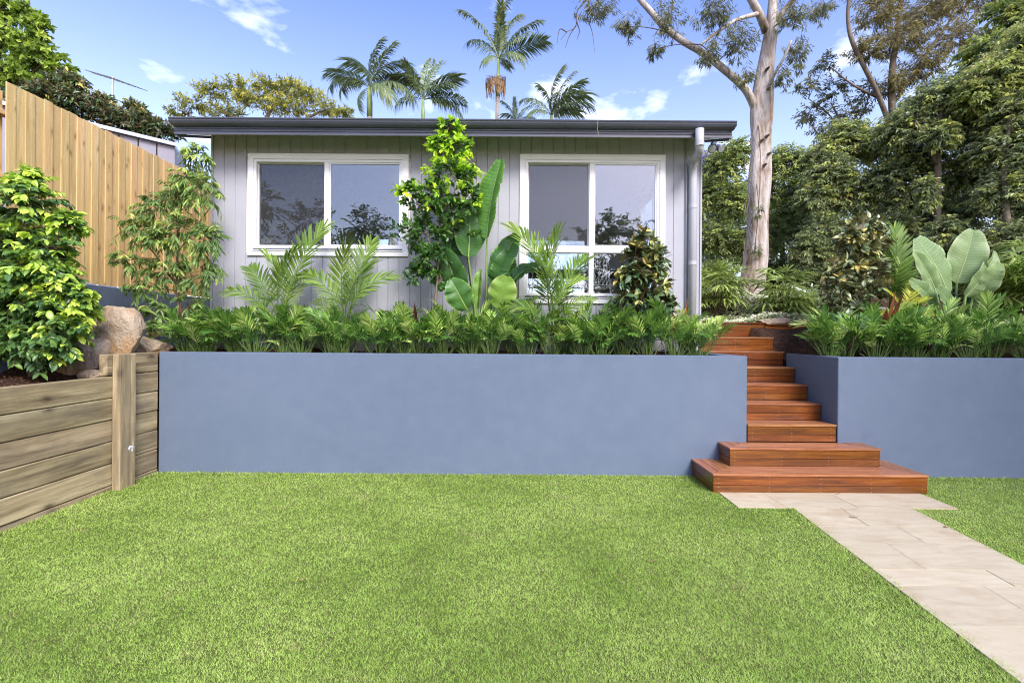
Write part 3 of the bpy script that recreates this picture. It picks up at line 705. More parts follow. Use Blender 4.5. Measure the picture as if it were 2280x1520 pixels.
# windows
def bar(name, x0, x1, z0, z1, y0, y1, mat, par, b=0.003): return block(name, x0, x1, y0, y1, z0, z1, mat, par, b, 'X')
def window(w, panes, bars, fly):
    x0, x1, z0, z1 = w; aw = 0.068
    g = Geo(); off = Vector(((x0 + x1) / 2, HY, z0))
    wn_ = add(cbox(x1 - x0, 0.022, aw, 0.003, M_['white']), 'window', hs, T((x0 + x1) / 2, HY - 0.013, z1 - aw / 2)); wn_['label'] = 'white framed sliding window'
    bar('architrave', x0, x1, z0, z0 + aw, HY - 0.024, HY - 0.002, M_['white'], wn_)
    for xa in (x0, x1 - aw): block('architrave', xa, xa + aw, HY - 0.0235, HY - 0.0025, z0 + aw + .0005, z1 - aw - .0005, M_['white'], wn_, 0.003, 'Z')
    ix0, ix1, iz0, iz1 = x0 + aw, x1 - aw, z0 + aw, z1 - aw
    fw = 0.032                                             # outer aluminium frame, set back a little
    bar('frame', ix0, ix1, iz1 - fw, iz1, HY - 0.012, HY + 0.09, M_['white'], wn_); bar('frame', ix0, ix1, iz0 + 0.022, iz0 + 0.022 + fw, HY - 0.010, HY + 0.09, M_['white'], wn_)
    for xa in (ix0, ix1 - fw): block('frame', xa, xa + fw, HY - 0.011, HY + 0.089, iz0 + 0.0225, iz1 - 0.0005, M_['white'], wn_, 0.003, 'Z')
    bar('track', ix0, ix1, iz0 + 0.002, iz0 + 0.020, HY - 0.016, HY + 0.06, M_['gutter'], wn_, 0.002)
    bar('sill', ix0 - .004, ix1 + .004, iz0 - 0.008, iz0 + 0.001, HY - 0.036, HY - 0.0255, M_['white'], wn_, 0.002)
    for (kind, a) in bars: 
        if kind == 'v': block('mullion', *a, M_['white'], wn_, 0.003, 'Z')
        else: block('transom', *a, M_['white'], wn_, 0.003, 'X')
    for (a, b, c, d, yy, scr) in panes:
        sw = 0.018
        if scr == 2: sw = 0.006
        for (p, q, r_, s2) in ((a, b, d - sw, d), (a, b, c, c + sw)): block('sash', p, q, yy - .012, yy + .014, r_, s2, M_['white'], wn_, 0.002, 'X')
        for (p, q) in ((a, a + sw), (b - sw, b)): block('sash', p, q, yy - .0115, yy + .0135, c + sw + .0003, d - sw - .0003, M_['white'], wn_, 0.002, 'Z')
        gl = Geo(); box_geo(gl, a + sw * .6, b - sw * .6, yy, yy + 0.004, c + sw * .6, d - sw * .6); gl.obj('pane', M_['glass'], wn_)
        if scr == 1:
            gl = Geo(); gl.add([(a + .01, yy - .016, c + .01), (b - .01, yy - .016, c + .01), (b - .01, yy - .016, d - .01), (a + .01, yy - .016, d - .01)], None, [(0, 1, 2, 3)])
            gl.obj('flyscreen', M_['screen'], wn_)
    return wn_
x0, x1, z0, z1 = W1; a = 0.10
ms = P(722, 450, HY).x, P(733, 450, HY).x
wa = window(W1, [(x0 + a, ms[0], z0 + a + .022, z1 - a, HY + .050, 1), (ms[1], x1 - a, z0 + a + .022, z1 - a, HY + .012, 0)],
       [('v', (ms[0], ms[1], HY - 0.008, HY + 0.07, z0 + a + .023, z1 - a - .001))], True)
wa['label'] = 'wide white-framed window with two panes'
x0, x1, z0, z1 = W2; ms = P(1312, 450, HY).x, P(1322, 450, HY).x
tz0, tz1 = P(1318, 563, HY).z, P(1318, 549, HY).z
wb = window(W2, [(x0 + a, ms[0], tz1, z1 - a, HY + .050, 1), (ms[1], x1 - a, tz1, z1 - a, HY + .012, 0),
            (x0 + a, ms[0], z0 + a + .022, tz0, HY + .030, 2), (ms[1], x1 - a, z0 + a + .022, tz0, HY + .030, 2)],
       [('v', (ms[0], ms[1], HY - 0.008, HY + 0.07, tz1 + .001, z1 - a - .001)), ('v', (ms[0], ms[1], HY - 0.008, HY + 0.07, z0 + a + .023, tz0 - .001)),
        ('h', (x0 + a, x1 - a, HY - 0.009, HY + 0.071, tz0, tz1))], True)
wb['label'] = 'tall white-framed window with a low fixed light below'
# glazed door frame in the side wall (seen through the tall window)
g = Geo()
for (ya_, yb_) in ((6.91, 6.97), (7.72, 7.78), (8.53, 8.59)): box_geo(g, HX1 - .12, HX1 - .06, ya_, yb_, 1.72, 3.69)
box_geo(g, HX1 - .12, HX1 - .06, 6.971, 8.529, 3.63, 3.69); box_geo(g, HX1 - .12, HX1 - .06, 6.971, 8.529, 1.72, 1.80)
g.obj('door_frame', M_['white'], hs)
g = Geo(); box_geo(g, HX1 - .092, HX1 - .088, 6.972, 8.528, 1.801, 3.629); g.obj('pane', M_['glass'], hs)
# downpipe
g = Geo(); yc = HY - 0.062; top = P(1558, 288, EY - .08); r = 0.0475
dp = [Vector((P(1558, 300, EY - .09).x, EY - 0.085, top.z)), Vector((P(1558, 300, EY - .09).x, EY - 0.085, top.z - 0.17)), Vector((P(1557, 340, EY - .05).x, EY - 0.07, P(1557, 338, EY - .05).z)),
      P(1546, 354, HY - .15), P(1543, 366, yc), P(1543, 400, yc), P(1543, 560, yc)]
dp[3].y = HY - .13; e = dp[5].copy(); e.z = 1.2; dp[6] = e
tube(g, dp, r, 16); 
pipe = g.obj('downpipe', M_['pipe'], hs, smooth=True)
for zz in (P(1543, 366, yc).z, 3.0, P(1543, 586, yc).z, dp[1].z): 
    cx, cy = (dp[5].x, yc) if zz != dp[1].z else (dp[1].x, dp[1].y)
    g = Geo(); tube(g, [(cx, cy, zz - .022), (cx, cy, zz + .022)], r + 0.004, 16); g.obj('pipe_joint', M_['pipe'], pipe)
g = Geo(); cx = P(1528, 450, HY - .01).x
tube(g, [(cx, HY - .012, 1.2), (cx, HY - .012, ZT)], 0.008, 8); g.obj('conduit', M_['pipe'], hs, smooth=True)
# plinth strip under the boards
g = Geo(); box_geo(g, HX0 + .01, HX1 - .01, HY + .0195, HY + 0.1, 0.9, ZB - .002); g.obj('plinth', M_['concrete'], hs)

# floodlight under the eave beside the downpipe
c = P(1592, 328, 6.25)
t = thing('floodlight', c, 'small twin-headed security floodlight under the eave above the downpipe', 'light')
g = Geo(); tube(g, [c + Vector((0, 0.05, .045)), c + Vector((0, .05, 0.075))], 0.035, 12); g.obj('mounting_plate', M_['gutter'], t, smooth=False)
for dx in (-.035, .055):
    g = Geo(); q = c + Vector((dx, .02, 0)); dd = Vector((dx * 6, -0.8, -.55)).normalized()
    tube(g, [q - dd * .05, q - dd * .03, q + dd * .02, q + dd * .05], [.02, .036, .045, .052], 12); hd = g.obj('lamp_head', M_['gutter'], t, smooth=True)
    g = Geo(); tube(g, [q + dd * .048, q + dd * .054], .044, 12); g.obj('lens', M_['zinc'], hd)
    g = Geo(); tube(g, [c + Vector((0, .05, .05)), q - dd * .03], .009, 6); g.obj('bracket', M_['gutter'], t)

# room contents that show through the glass
def table_lamp(px, py, Yd, lab):
    c = P(px, py, Yd); h = 0.17; zt = c.z - 0.40
    b = thing('bedside_table', (c.x, c.y, 1.70), 'small timber table indoors below the ' + lab, 'table')
    block('table_top', c.x - .2, c.x + .2, c.y - .18, c.y + .18, zt - .03, zt, M_['timberfloor'], b, .004)
    for sx_ in (-.17, .17):
        for sy_ in (-.15, .15): block('leg', c.x + sx_ - .018, c.x + sx_ + .018, c.y + sy_ - .018, c.y + sy_ + .018, 1.70, zt - .031, M_['timberfloor'], b, .003, 'Z')
    t = thing('table_lamp', (c.x, c.y, zt), lab, 'lamp')
    g = Geo(); a = np.linspace(0, 2 * np.pi, 24, endpoint=False); r0, r1 = 0.125, 0.105
    V = np.concatenate([np.stack([c.x + r0 * np.cos(a), c.y + r0 * np.sin(a), np.full(24, c.z - .12)], -1), np.stack([c.x + r1 * np.cos(a), c.y + r1 * np.sin(a), np.full(24, c.z + .08)], -1)])
    g.add(V, None, [(i, (i + 1) % 24, 24 + (i + 1) % 24, 24 + i) for i in range(24)]); g.obj('lamp_shade', M_['shade'], t, smooth=True)
    g = Geo(); tube(g, [(c.x, c.y, zt), (c.x, c.y, zt + .02), (c.x, c.y, zt + .05), (c.x, c.y, zt + .2), (c.x, c.y, zt + .3)], [.07, .075, .03, .05, .012], 14); g.obj('lamp_base', M_['white'], t, smooth=True)
table_lamp(592, 545, 6.62, 'linen-shaded lamp behind the flyscreened pane of the wide window')
table_lamp(884, 543, 6.62, 'linen-shaded lamp behind the clear pane of the wide window')
tz = P(1330, 606, 7.5).z
t = thing('dining_table', (1.0, 7.5, 1.70), 'dark-topped dining table seen through the tall window', 'table')
block('table_top', P(1130, 600, 7.4).x, P(1392, 600, 7.4).x, 7.2, 8.2, tz - .025, tz, M_['dark'], t, .004)
for xx_ in (P(1150, 600, 7.5).x, P(1380, 600, 7.5).x):
    for yy_ in (7.3, 8.1): block('leg', xx_ - .025, xx_ + .025, yy_ - .025, yy_ + .025, 1.70, tz - .026, M_['steelwhite'], t, .004, 'Z')
def wire_chair(px, Yd, face, lab):
    c = P(px, 600, Yd); zs = 2.13
    t = thing('wire_chair', (c.x, c.y, 1.70), lab, 'chair', 'white wire dining chairs', rz=face)
    L = lambda p: W[t.name] @ Vector(p)
    g = Geo(); nu, nv = 8, 7
    def pt(u, v):                                   # u across, v up the back (chair faces local +y)
        w = 0.23 - 0.05 * v * v; x = (u - .5) * 2 * w; return L((x, -0.20 - 0.07 * v + 0.10 * (2 * u - 1) ** 2, 0.43 + 0.42 * v - 0.05 * (2 * u - 1) ** 2 * v))
    def rod(g, pts, r=.0042): tube(g, pts, r, 5)
    for i in range(nu): rod(g, [pt(i / (nu - 1), v) for v in np.linspace(0, 1, 6)])
    for j in (0, 3, 6): rod(g, [pt(u, j / (nv - 1)) for u in np.linspace(0, 1, 9)], .006 if j else .0045)
    for i in range(nu - 1):
        for j in range(3):
            a = (i + (j % 2)) / (nu - 1); b = (i + 1 - (j % 2)) / (nu - 1); rod(g, [pt(a, j / 3), pt(b, (j + 1) / 3)], .0035)
    g.obj('back_grid', M_['steelwhite'], t)
    g = Geo()
    for i in range(nu): rod(g, [L(((i / 7 - .5) * .46, y, .43 - .03 * math.sin((y + .2) / .42 * 3.14))) for y in np.linspace(-.2, .22, 5)])
    for y in np.linspace(-.2, .22, 7): rod(g, [L((x, y, .43 - .03 * math.sin((y + .2) / .42 * 3.14))) for x in np.linspace(-.23, .23, 5)])
    g.obj('seat_grid', M_['steelwhite'], t)
    for s_ in (-1, 1):
        g = Geo(); rod(g, [L((s_ * .2, -.18, .42)), L((s_ * .25, -.24, .01)), L((s_ * .25, .22, .01)), L((s_ * .2, .18, .42))], .007); g.obj('leg_frame', M_['steelwhite'], t)
wire_chair(1316, 7.0, R(12), 'white wire dining chair nearer the downpipe, seen through the low panes of the tall window')
wire_chair(1215, 6.95, R(-8), 'white wire dining chair half hidden by the palm, seen through the low panes')

# neighbour's shed behind the fence, and the aerial above it
A = P(250, 286, 8.6); B = P(389, 316, 9.25)
t = thing('shed', (-7.5, 9.0, 1.9), 'grey sheet-metal shed showing over the top of the paling fence', 'shed')
A0 = P(-260, 226, 6.9)
def quadwall(p, q, z0, n, name):
    p, q = Vector(p), Vector(q); d = (q - p); nrm = Vector((d.y, -d.x, 0)).normalized()
    for i in range(n):
        a = p + d * (i / n + .004); b = p + d * ((i + 1) / n - .004); g = Geo()
        V = []
        for o_ in (0.0, -0.03):
            for pt_, zz in ((a, z0), (b, z0), (b, b.z), (a, a.z)): V.append((pt_.x + nrm.x * o_, pt_.y + nrm.y * o_, zz))
        g.add(V, None, [(0, 1, 2, 3), (7, 6, 5, 4), (0, 4, 5, 1), (1, 5, 6, 2), (2, 6, 7, 3), (3, 7, 4, 0)]); g.obj(name, M_['shedmetal'], t)
A1 = A + (A - B) * 2.0; A1.z = A.z
AA, BB = A1.copy(), B.copy(); BB.z = A.z - 0.02; AA.z -= .05; BB.z -= .05
quadwall(AA, BB, 1.9, 10, 'wall_panel')
back = Vector((-0.75, 0.66, 0)).normalized()
C2 = P(414, 333, 9.9)
quadwall(BB, Vector((C2.x, C2.y, BB.z - .06)), 1.9, 2, 'wall_panel')
g = Geo(); up = Vector((0, 0, .06)); ov = (A - B).normalized() * -.06
p0, p1 = AA + Vector((.05, -.05, .0)), BB + Vector((.06, -.04, .0)); p2, p3 = p1 + back * 3 + Vector((0, 0, .1)), p0 + back * 3 + Vector((0, 0, .1))
V = [p0, p1, p2, p3, p0 + up, p1 + up, p2 + up, p3 + up]
g.add([tuple(v) for v in V], None, [(3, 2, 1, 0), (4, 5, 6, 7), (0, 1, 5, 4), (1, 2, 6, 5), (2, 3, 7, 6), (3, 0, 4, 7)]); g.obj('roof', M_['zinc'], t)
g = Geo(); c3 = Vector((C2.x, C2.y, BB.z - .06))
V = [BB, c3, c3 + Vector((-.1, .1, 0)), BB + Vector((-.1, .1, 0))]; V += [v + Vector((0, 0, .05)) for v in V]
g.add([tuple(v) for v in V], None, [(3, 2, 1, 0), (4, 5, 6, 7), (0, 1, 5, 4), (1, 2, 6, 5), (2, 3, 7, 6), (3, 0, 4, 7)]); g.obj('barge_flashing', M_['zinc'], t)

ay = 13.0; a0 = P(250, 300, ay); a1 = P(250.5, 172, ay)
t = thing('television_aerial', a0, 'thin television aerial on a mast above the fence', 'aerial')
g = Geo(); tube(g, [a0 + Vector((0, 0, -2.4)), a1], .024, 6); g.obj('mast', M_['zinc'], t)
b0, b1 = P(206, 162, ay), P(286, 187, ay)
g = Geo(); tube(g, [b0, b1], .020, 6); boom = g.obj('boom', M_['zinc'], t)
for k in range(9):
    p_ = b0.lerp(b1, k / 8); g = Geo(); l_ = 0.10 + 0.16 * (k / 8); q = Vector((0.22, 0.95, 0.12)).normalized()
    tube(g, [p_ - q * l_ * 2, p_ + q * l_ * 2], .012, 5); g.obj('element', M_['zinc'], boom)
# ------------------------------------------------------------------ leaf materials
G_ = {}
G_['lilly'] = leafmat('lilly_pilly_leaf', [(0.0, (0.022, 0.052, 0.020)), (0.35, (0.050, 0.105, 0.030)), (0.6, (0.10, 0.18, 0.035)), (0.75, (0.27, 0.38, 0.05)), (1.0, (0.46, 0.50, 0.085))], 0.34, 0.5, 0.28)
G_['willow'] = leafmat('weeping_leaf', [(0.0, (0.050, 0.100, 0.026)), (0.35, (0.105, 0.178, 0.044)), (0.6, (0.190, 0.275, 0.066)), (0.8, (0.29, 0.36, 0.085)), (1.0, (0.38, 0.40, 0.11))], 0.42, 0.4, 0.3)
G_['ficus'] = leafmat('tuckeroo_leaf', [(0.0, (0.018, 0.048, 0.014)), (0.35, (0.038, 0.095, 0.020)), (0.6, (0.085, 0.185, 0.026)), (0.75, (0.28, 0.44, 0.028)), (1.0, (0.47, 0.57, 0.045))], 0.38, 0.45, 0.34)
G_['magnolia'] = leafmat('magnolia_leaf', [(0.0, (0.020, 0.046, 0.020)), (0.35, (0.045, 0.085, 0.032)), (0.6, (0.10, 0.15, 0.055)), (0.8, (0.24, 0.26, 0.07)), (1.0, (0.42, 0.30, 0.07))], 0.30, 0.6, 0.10, under=(0.16, 0.085, 0.040))
G_['magnolia_pale'] = leafmat('pale_magnolia_leaf', [(0.0, (0.050, 0.075, 0.035)), (0.35, (0.12, 0.155, 0.070)), (0.6, (0.24, 0.27, 0.13)), (0.8, (0.33, 0.32, 0.10)), (1.0, (0.45, 0.33, 0.09))], 0.28, 0.65, 0.10, under=(0.17, 0.10, 0.05))
G_['hedge'] = leafmat('dark_hedge_leaf', [(0.0, (0.058, 0.082, 0.042)), (0.3, (0.125, 0.160, 0.070)), (0.6, (0.235, 0.275, 0.110)), (0.8, (0.34, 0.39, 0.09)), (1.0, (0.38, 0.33, 0.13))], 0.36, 0.5, 0.34)
G_['bright'] = leafmat('bright_hedge_leaf', [(0.0, (0.052, 0.078, 0.026)), (0.35, (0.115, 0.155, 0.046)), (0.6, (0.20, 0.25, 0.068)), (0.8, (0.30, 0.34, 0.085)), (1.0, (0.40, 0.41, 0.13))], 0.42, 0.4, 0.35)
G_['gum'] = leafmat('gum_leaf', [(0.0, (0.060, 0.072, 0.036)), (0.4, (0.125, 0.140, 0.066)), (0.7, (0.20, 0.195, 0.085)), (1.0, (0.25, 0.16, 0.075))], 0.5, 0.35, 0.22)
G_['gum2'] = leafmat('brown_gum_leaf', [(0.0, (0.072, 0.066, 0.030)), (0.4, (0.155, 0.140, 0.055)), (0.7, (0.25, 0.21, 0.08)), (1.0, (0.27, 0.16, 0.065))], 0.5, 0.35, 0.28)
G_['maple'] = leafmat('liquidambar_leaf', [(0.0, (0.060, 0.105, 0.018)), (0.4, (0.135, 0.205, 0.028)), (0.7, (0.235, 0.315, 0.046)), (1.0, (0.35, 0.41, 0.07))], 0.45, 0.35, 0.40)
G_['casuarina'] = leafmat('feathery_olive_leaf', [(0.0, (0.085, 0.105, 0.024)), (0.4, (0.18, 0.20, 0.040)), (0.7, (0.32, 0.32, 0.062)), (1.0, (0.42, 0.38, 0.09))], 0.55, 0.3, 0.35)
G_['palm'] = leafmat('palm_leaflet', [(0.0, (0.038, 0.078, 0.014)), (0.35, (0.098, 0.165, 0.024)), (0.6, (0.185, 0.260, 0.040)), (0.8, (0.28, 0.35, 0.06)), (1.0, (0.40, 0.40, 0.10))], 0.45, 0.3, 0.36)
G_['farpalm'] = leafmat('far_palm_leaflet', [(0.0, (0.040, 0.062, 0.030)), (0.4, (0.080, 0.115, 0.048)), (0.7, (0.15, 0.19, 0.07)), (1.0, (0.26, 0.26, 0.10))], 0.42, 0.45, 0.30)
G_['parlour'] = leafmat('parlour_palm_leaflet', [(0.0, (0.020, 0.056, 0.012)), (0.3, (0.056, 0.125, 0.022)), (0.6, (0.130, 0.235, 0.040)), (0.8, (0.26, 0.38, 0.075)), (1.0, (0.45, 0.50, 0.18))], 0.34, 0.5, 0.32)
G_['rhapis'] = leafmat('lady_palm_leaflet', [(0.0, (0.095, 0.135, 0.034)), (0.35, (0.21, 0.265, 0.070)), (0.6, (0.34, 0.39, 0.12)), (1.0, (0.50, 0.52, 0.21))], 0.38, 0.45, 0.30)
G_['yellow'] = leafmat('golden_palm_leaflet', [(0.0, (0.17, 0.20, 0.02)), (0.5, (0.34, 0.36, 0.03)), (1.0, (0.48, 0.46, 0.06))], 0.42, 0.4, 0.38)
G_['strel'] = leafmat('strelitzia_leaf', [(0.0, (0.020, 0.062, 0.018)), (0.4, (0.050, 0.125, 0.028)), (0.7, (0.13, 0.255, 0.032)), (0.92, (0.27, 0.33, 0.12)), (1.0, (0.24, 0.15, 0.06))], 0.40, 0.4, 0.30)
G_['strel2'] = leafmat('grey_strelitzia_leaf', [(0.0, (0.045, 0.085, 0.030)), (0.4, (0.105, 0.165, 0.062)), (0.7, (0.18, 0.25, 0.105)), (0.92, (0.30, 0.36, 0.17)), (1.0, (0.26, 0.17, 0.08))], 0.45, 0.35, 0.26)
G_['cordyline'] = leafmat('dark_red_leaf', [(0.0, (0.018, 0.010, 0.012)), (0.5, (0.060, 0.022, 0.020)), (0.8, (0.16, 0.055, 0.022)), (1.0, (0.28, 0.10, 0.03))], 0.36, 0.5, 0.25)
G_['jasmine'] = leafmat('variegated_leaf', [(0.0, (0.055, 0.095, 0.035)), (0.45, (0.16, 0.22, 0.085)), (0.62, (0.50, 0.52, 0.38)), (1.0, (0.68, 0.66, 0.54))], 0.45, 0.4, 0.25)
G_['purple'] = leafmat('jacaranda_flower', [(0.0, (0.16, 0.11, 0.30)), (1.0, (0.36, 0.28, 0.56))], 0.6, 0.2, 0.4)

UP = np.array([0, 0, 1.0])
def leaves(geo, Pp, D, N, L, Wd, fold=0.22, curl=0.2, tint=0.3, mode=2):
    Pp = np.asarray(Pp, float); n = len(Pp)
    D = unit(D); S = unit(np.cross(N, D)); N = np.cross(D, S)
    L = np.broadcast_to(L, (n,))[:, None]; w = np.broadcast_to(Wd, (n,))[:, None] / 2
    tint = np.broadcast_to(tint, (n,))
    if mode == 2:
        m = Pp + D * L * 0.45
        V = np.stack([Pp, m + S * w + N * fold * w * 2, Pp + D * L - N * curl * L, m - S * w + N * fold * w * 2], 1)
        i = np.arange(n)[:, None] * 4
        geo.add(V.reshape(-1, 3), np.concatenate([i + [0, 2, 1], i + [0, 3, 2]]), None, np.repeat(tint, 4))
    else:
        def q(t, k): return Pp + D * L * t - N * curl * L * t * t, k
        c1 = Pp + D * L * .30 - N * curl * L * .06; c2 = Pp + D * L * .66 - N * curl * L * .36
        V = np.stack([Pp, c1 + S * w * .86 + N * fold * w, c1, c1 - S * w * .86 + N * fold * w,
                      c2 + S * w * .88 + N * fold * w, c2, c2 - S * w * .88 + N * fold * w, Pp + D * L - N * curl * L], 1)
        i = np.arange(n)[:, None] * 8
        geo.add(V.reshape(-1, 3), np.concatenate([i + [0, 2, 1], i + [0, 3, 2], i + [4, 5, 7], i + [5, 6, 7]]),
                np.concatenate([i + [1, 2, 5, 4], i + [2, 3, 6, 5]]), np.repeat(tint, 8))

DENS = 1.0
def bez(a, b, c, t): t = np.asarray(t)[:, None]; return (1 - t) ** 2 * a + 2 * t * (1 - t) * b + t * t * c

def twig_batch(g, Pt, r0):
    n, m, _ = Pt.shape; tg = unit(np.gradient(Pt, axis=1)); u = unit(np.cross(tg, np.array([.31, .17, .93]))); v = np.cross(tg, u)
    rr = np.linspace(r0, r0 * .3, m)[None, :, None]; V = np.stack([Pt + rr * (math.cos(a) * u + math.sin(a) * v) for a in (0, 2.094, 4.189)], 2)
    b = np.arange(n)[:, None] * (m * 3); Q = []
    for i in range(m - 1):
        for k in range(3): Q.append(b + [i * 3 + k, i * 3 + (k + 1) % 3, i * 3 + 3 + (k + 1) % 3, i * 3 + 3 + k])
    g.add(V.reshape(-1, 3), None, np.concatenate(Q))
def leafy(th, limbs, clumps, mat, bmat, twigs, nl, leaf, young=(0.0, 0.5), sag=0.15, gravity=0.3, jit=0.6, mode=2, twig_r=0.005, tstart=0.25, seed=1, up_bias=0.15,
          limb_r=None, fold=.22, curl=.2, shell=0.6, side=0.9, whorl=False, crown='crown', connect=True):
    """trunk and limbs from polylines; every clump (centre, radii, weight) is filled with leafy twigs"""
    r = np.random.default_rng(seed)
    gb, gt, gl = Geo(), Geo(), Geo(); TW, LV = [], []
    for pts, rad in limbs: tube(gb, pts, rad, 9 if np.max(rad) > .03 else 6)
    lp = np.concatenate([np.array([tuple(p) for p in pts]) for pts, _ in limbs])
    zmin, zmax = min(c[0][2] - c[1][2] for c in clumps), max(c[0][2] + c[1][2] for c in clumps)
    for cl in clumps:
        c = np.array(tuple(cl[0]), float); rad = np.array(cl[1], float); wgt = cl[2] if len(cl) > 2 else 1.0
        yg = cl[3] if len(cl) > 3 else None
        if connect:
            d = np.linalg.norm(lp - c, axis=1) + np.maximum(lp[:, 2] - c[2], 0) * 2
            a = lp[np.argmin(d)]
            lr = limb_r or twig_r * 2.2
            mid = (a + c) / 2 + r.normal(0, .08, 3) * np.linalg.norm(c - a) + UP * .1 * np.linalg.norm(c - a)
            tube(gb, bez(a, mid, c, np.linspace(0, 1, 6)), np.linspace(lr, lr * .45, 6), 5)
        for k in range(max(1, int(twigs * wgt * DENS))):
            d = unit(r.normal(0, 1, 3) + UP * up_bias); u = r.random() ** (1 - shell)
            e = c + rad * d * (0.35 + 0.65 * u); s0 = c + rad * d * r.uniform(0, .35) + r.normal(0, .12, 3) * rad
            ln = np.linalg.norm(e - s0); mid = (s0 + e) / 2 + UP * sag * ln + r.normal(0, .07, 3) * ln
            e = e - UP * sag * ln * .8
            tp = bez(s0, mid, e, np.linspace(0, 1, 5)); TW.append(tp)
            m = max(1, int(nl * r.uniform(.7, 1.3)))
            t = np.linspace(tstart, 1, m) + r.normal(0, .02, m); t = np.clip(t, 0, 1)
            p = bez(s0, mid, e, t); tg = unit(2 * (1 - t)[:, None] * (mid - s0) + 2 * t[:, None] * (e - mid))
            rd = r.normal(0, 1, (m, 3)); sd = unit(rd - tg * np.sum(rd * tg, 1, keepdims=True))
            if not whorl:
                flat = unit(np.cross(tg, UP + r.normal(0, .15, 3))); sgn = np.where(np.arange(m) % 2, 1, -1)[:, None]
                sd = unit(flat * sgn + 0.45 * sd)
            dd = unit(tg * (1 - .35 * side) + sd * side - UP * gravity + r.normal(0, .12, (m, 3)))
            nn = unit(UP * 1.0 + (e - c) / np.linalg.norm(rad) * .5 + r.normal(0, jit, (m, 3)))
            L = leaf[0] * r.uniform(.72, 1.2, m); Wl = leaf[1] * r.uniform(.8, 1.2, m)
            hgt = np.clip((p[:, 2] - zmin) / (zmax - zmin + 1e-6), 0, 1)
            base = np.clip(r.normal(.26, .13) + r.normal(0, .09, m) + .10 * u, 0, .6)
            pr, hb = young
            isy = r.random() < (pr if yg is None else yg) * (0.35 + 1.3 * np.clip((hgt[-1] - hb) / (1 - hb + 1e-6), 0, 1) if yg is None else 1)
            if isy: base = np.where(t > .45, np.clip(.62 + .34 * t * r.random() + r.normal(0, .06, m), .5, 1), base)
            LV.append((p, dd, nn, L, Wl, base))
    cat_ = [np.concatenate([q[i] for q in LV]) for i in range(6)]
    leaves(gl, cat_[0], cat_[1], cat_[2], cat_[3], cat_[4], fold, curl, cat_[5], mode)
    twig_batch(gt, np.array(TW), twig_r)
    tk = gb.obj('trunk', bmat, th, smooth=True)
    gt.obj('twigs', bmat, th)['kind'] = 'stuff'
    o = gl.obj(crown, mat, th)
    return tk, o

def E(px, py, Y, rx, ry, rz=None, w=1.0, yg=None):
    """a foliage clump centred behind pixel (px,py) at depth Y, radii given in photograph pixels"""
    k = Y / FPX
    return (P(px, py, Y), (rx * k, (rz if rz is not None else min(rx, ry)) * k, ry * k), w, yg)
def limb(pts, r0, r1, n=None):
    """polyline through (px,py,Y) with tapering radius, smoothed"""
    q = np.array([tuple(P(*p)) for p in pts]); t = np.linspace(0, len(q) - 1, (n or len(q) * 3))
    i = np.clip(t.astype(int), 0, len(q) - 2); f = t - i
    m = np.gradient(q, axis=0)
    h = (lambda a, b, ma, mb, f: (2 * f ** 3 - 3 * f ** 2 + 1)[:, None] * a + (f ** 3 - 2 * f ** 2 + f)[:, None] * ma + (-2 * f ** 3 + 3 * f ** 2)[:, None] * b + (f ** 3 - f ** 2)[:, None] * mb)
    out = h(q[i], q[i + 1], m[i], m[i + 1], f)
    return out, np.linspace(r0, r1, len(out))

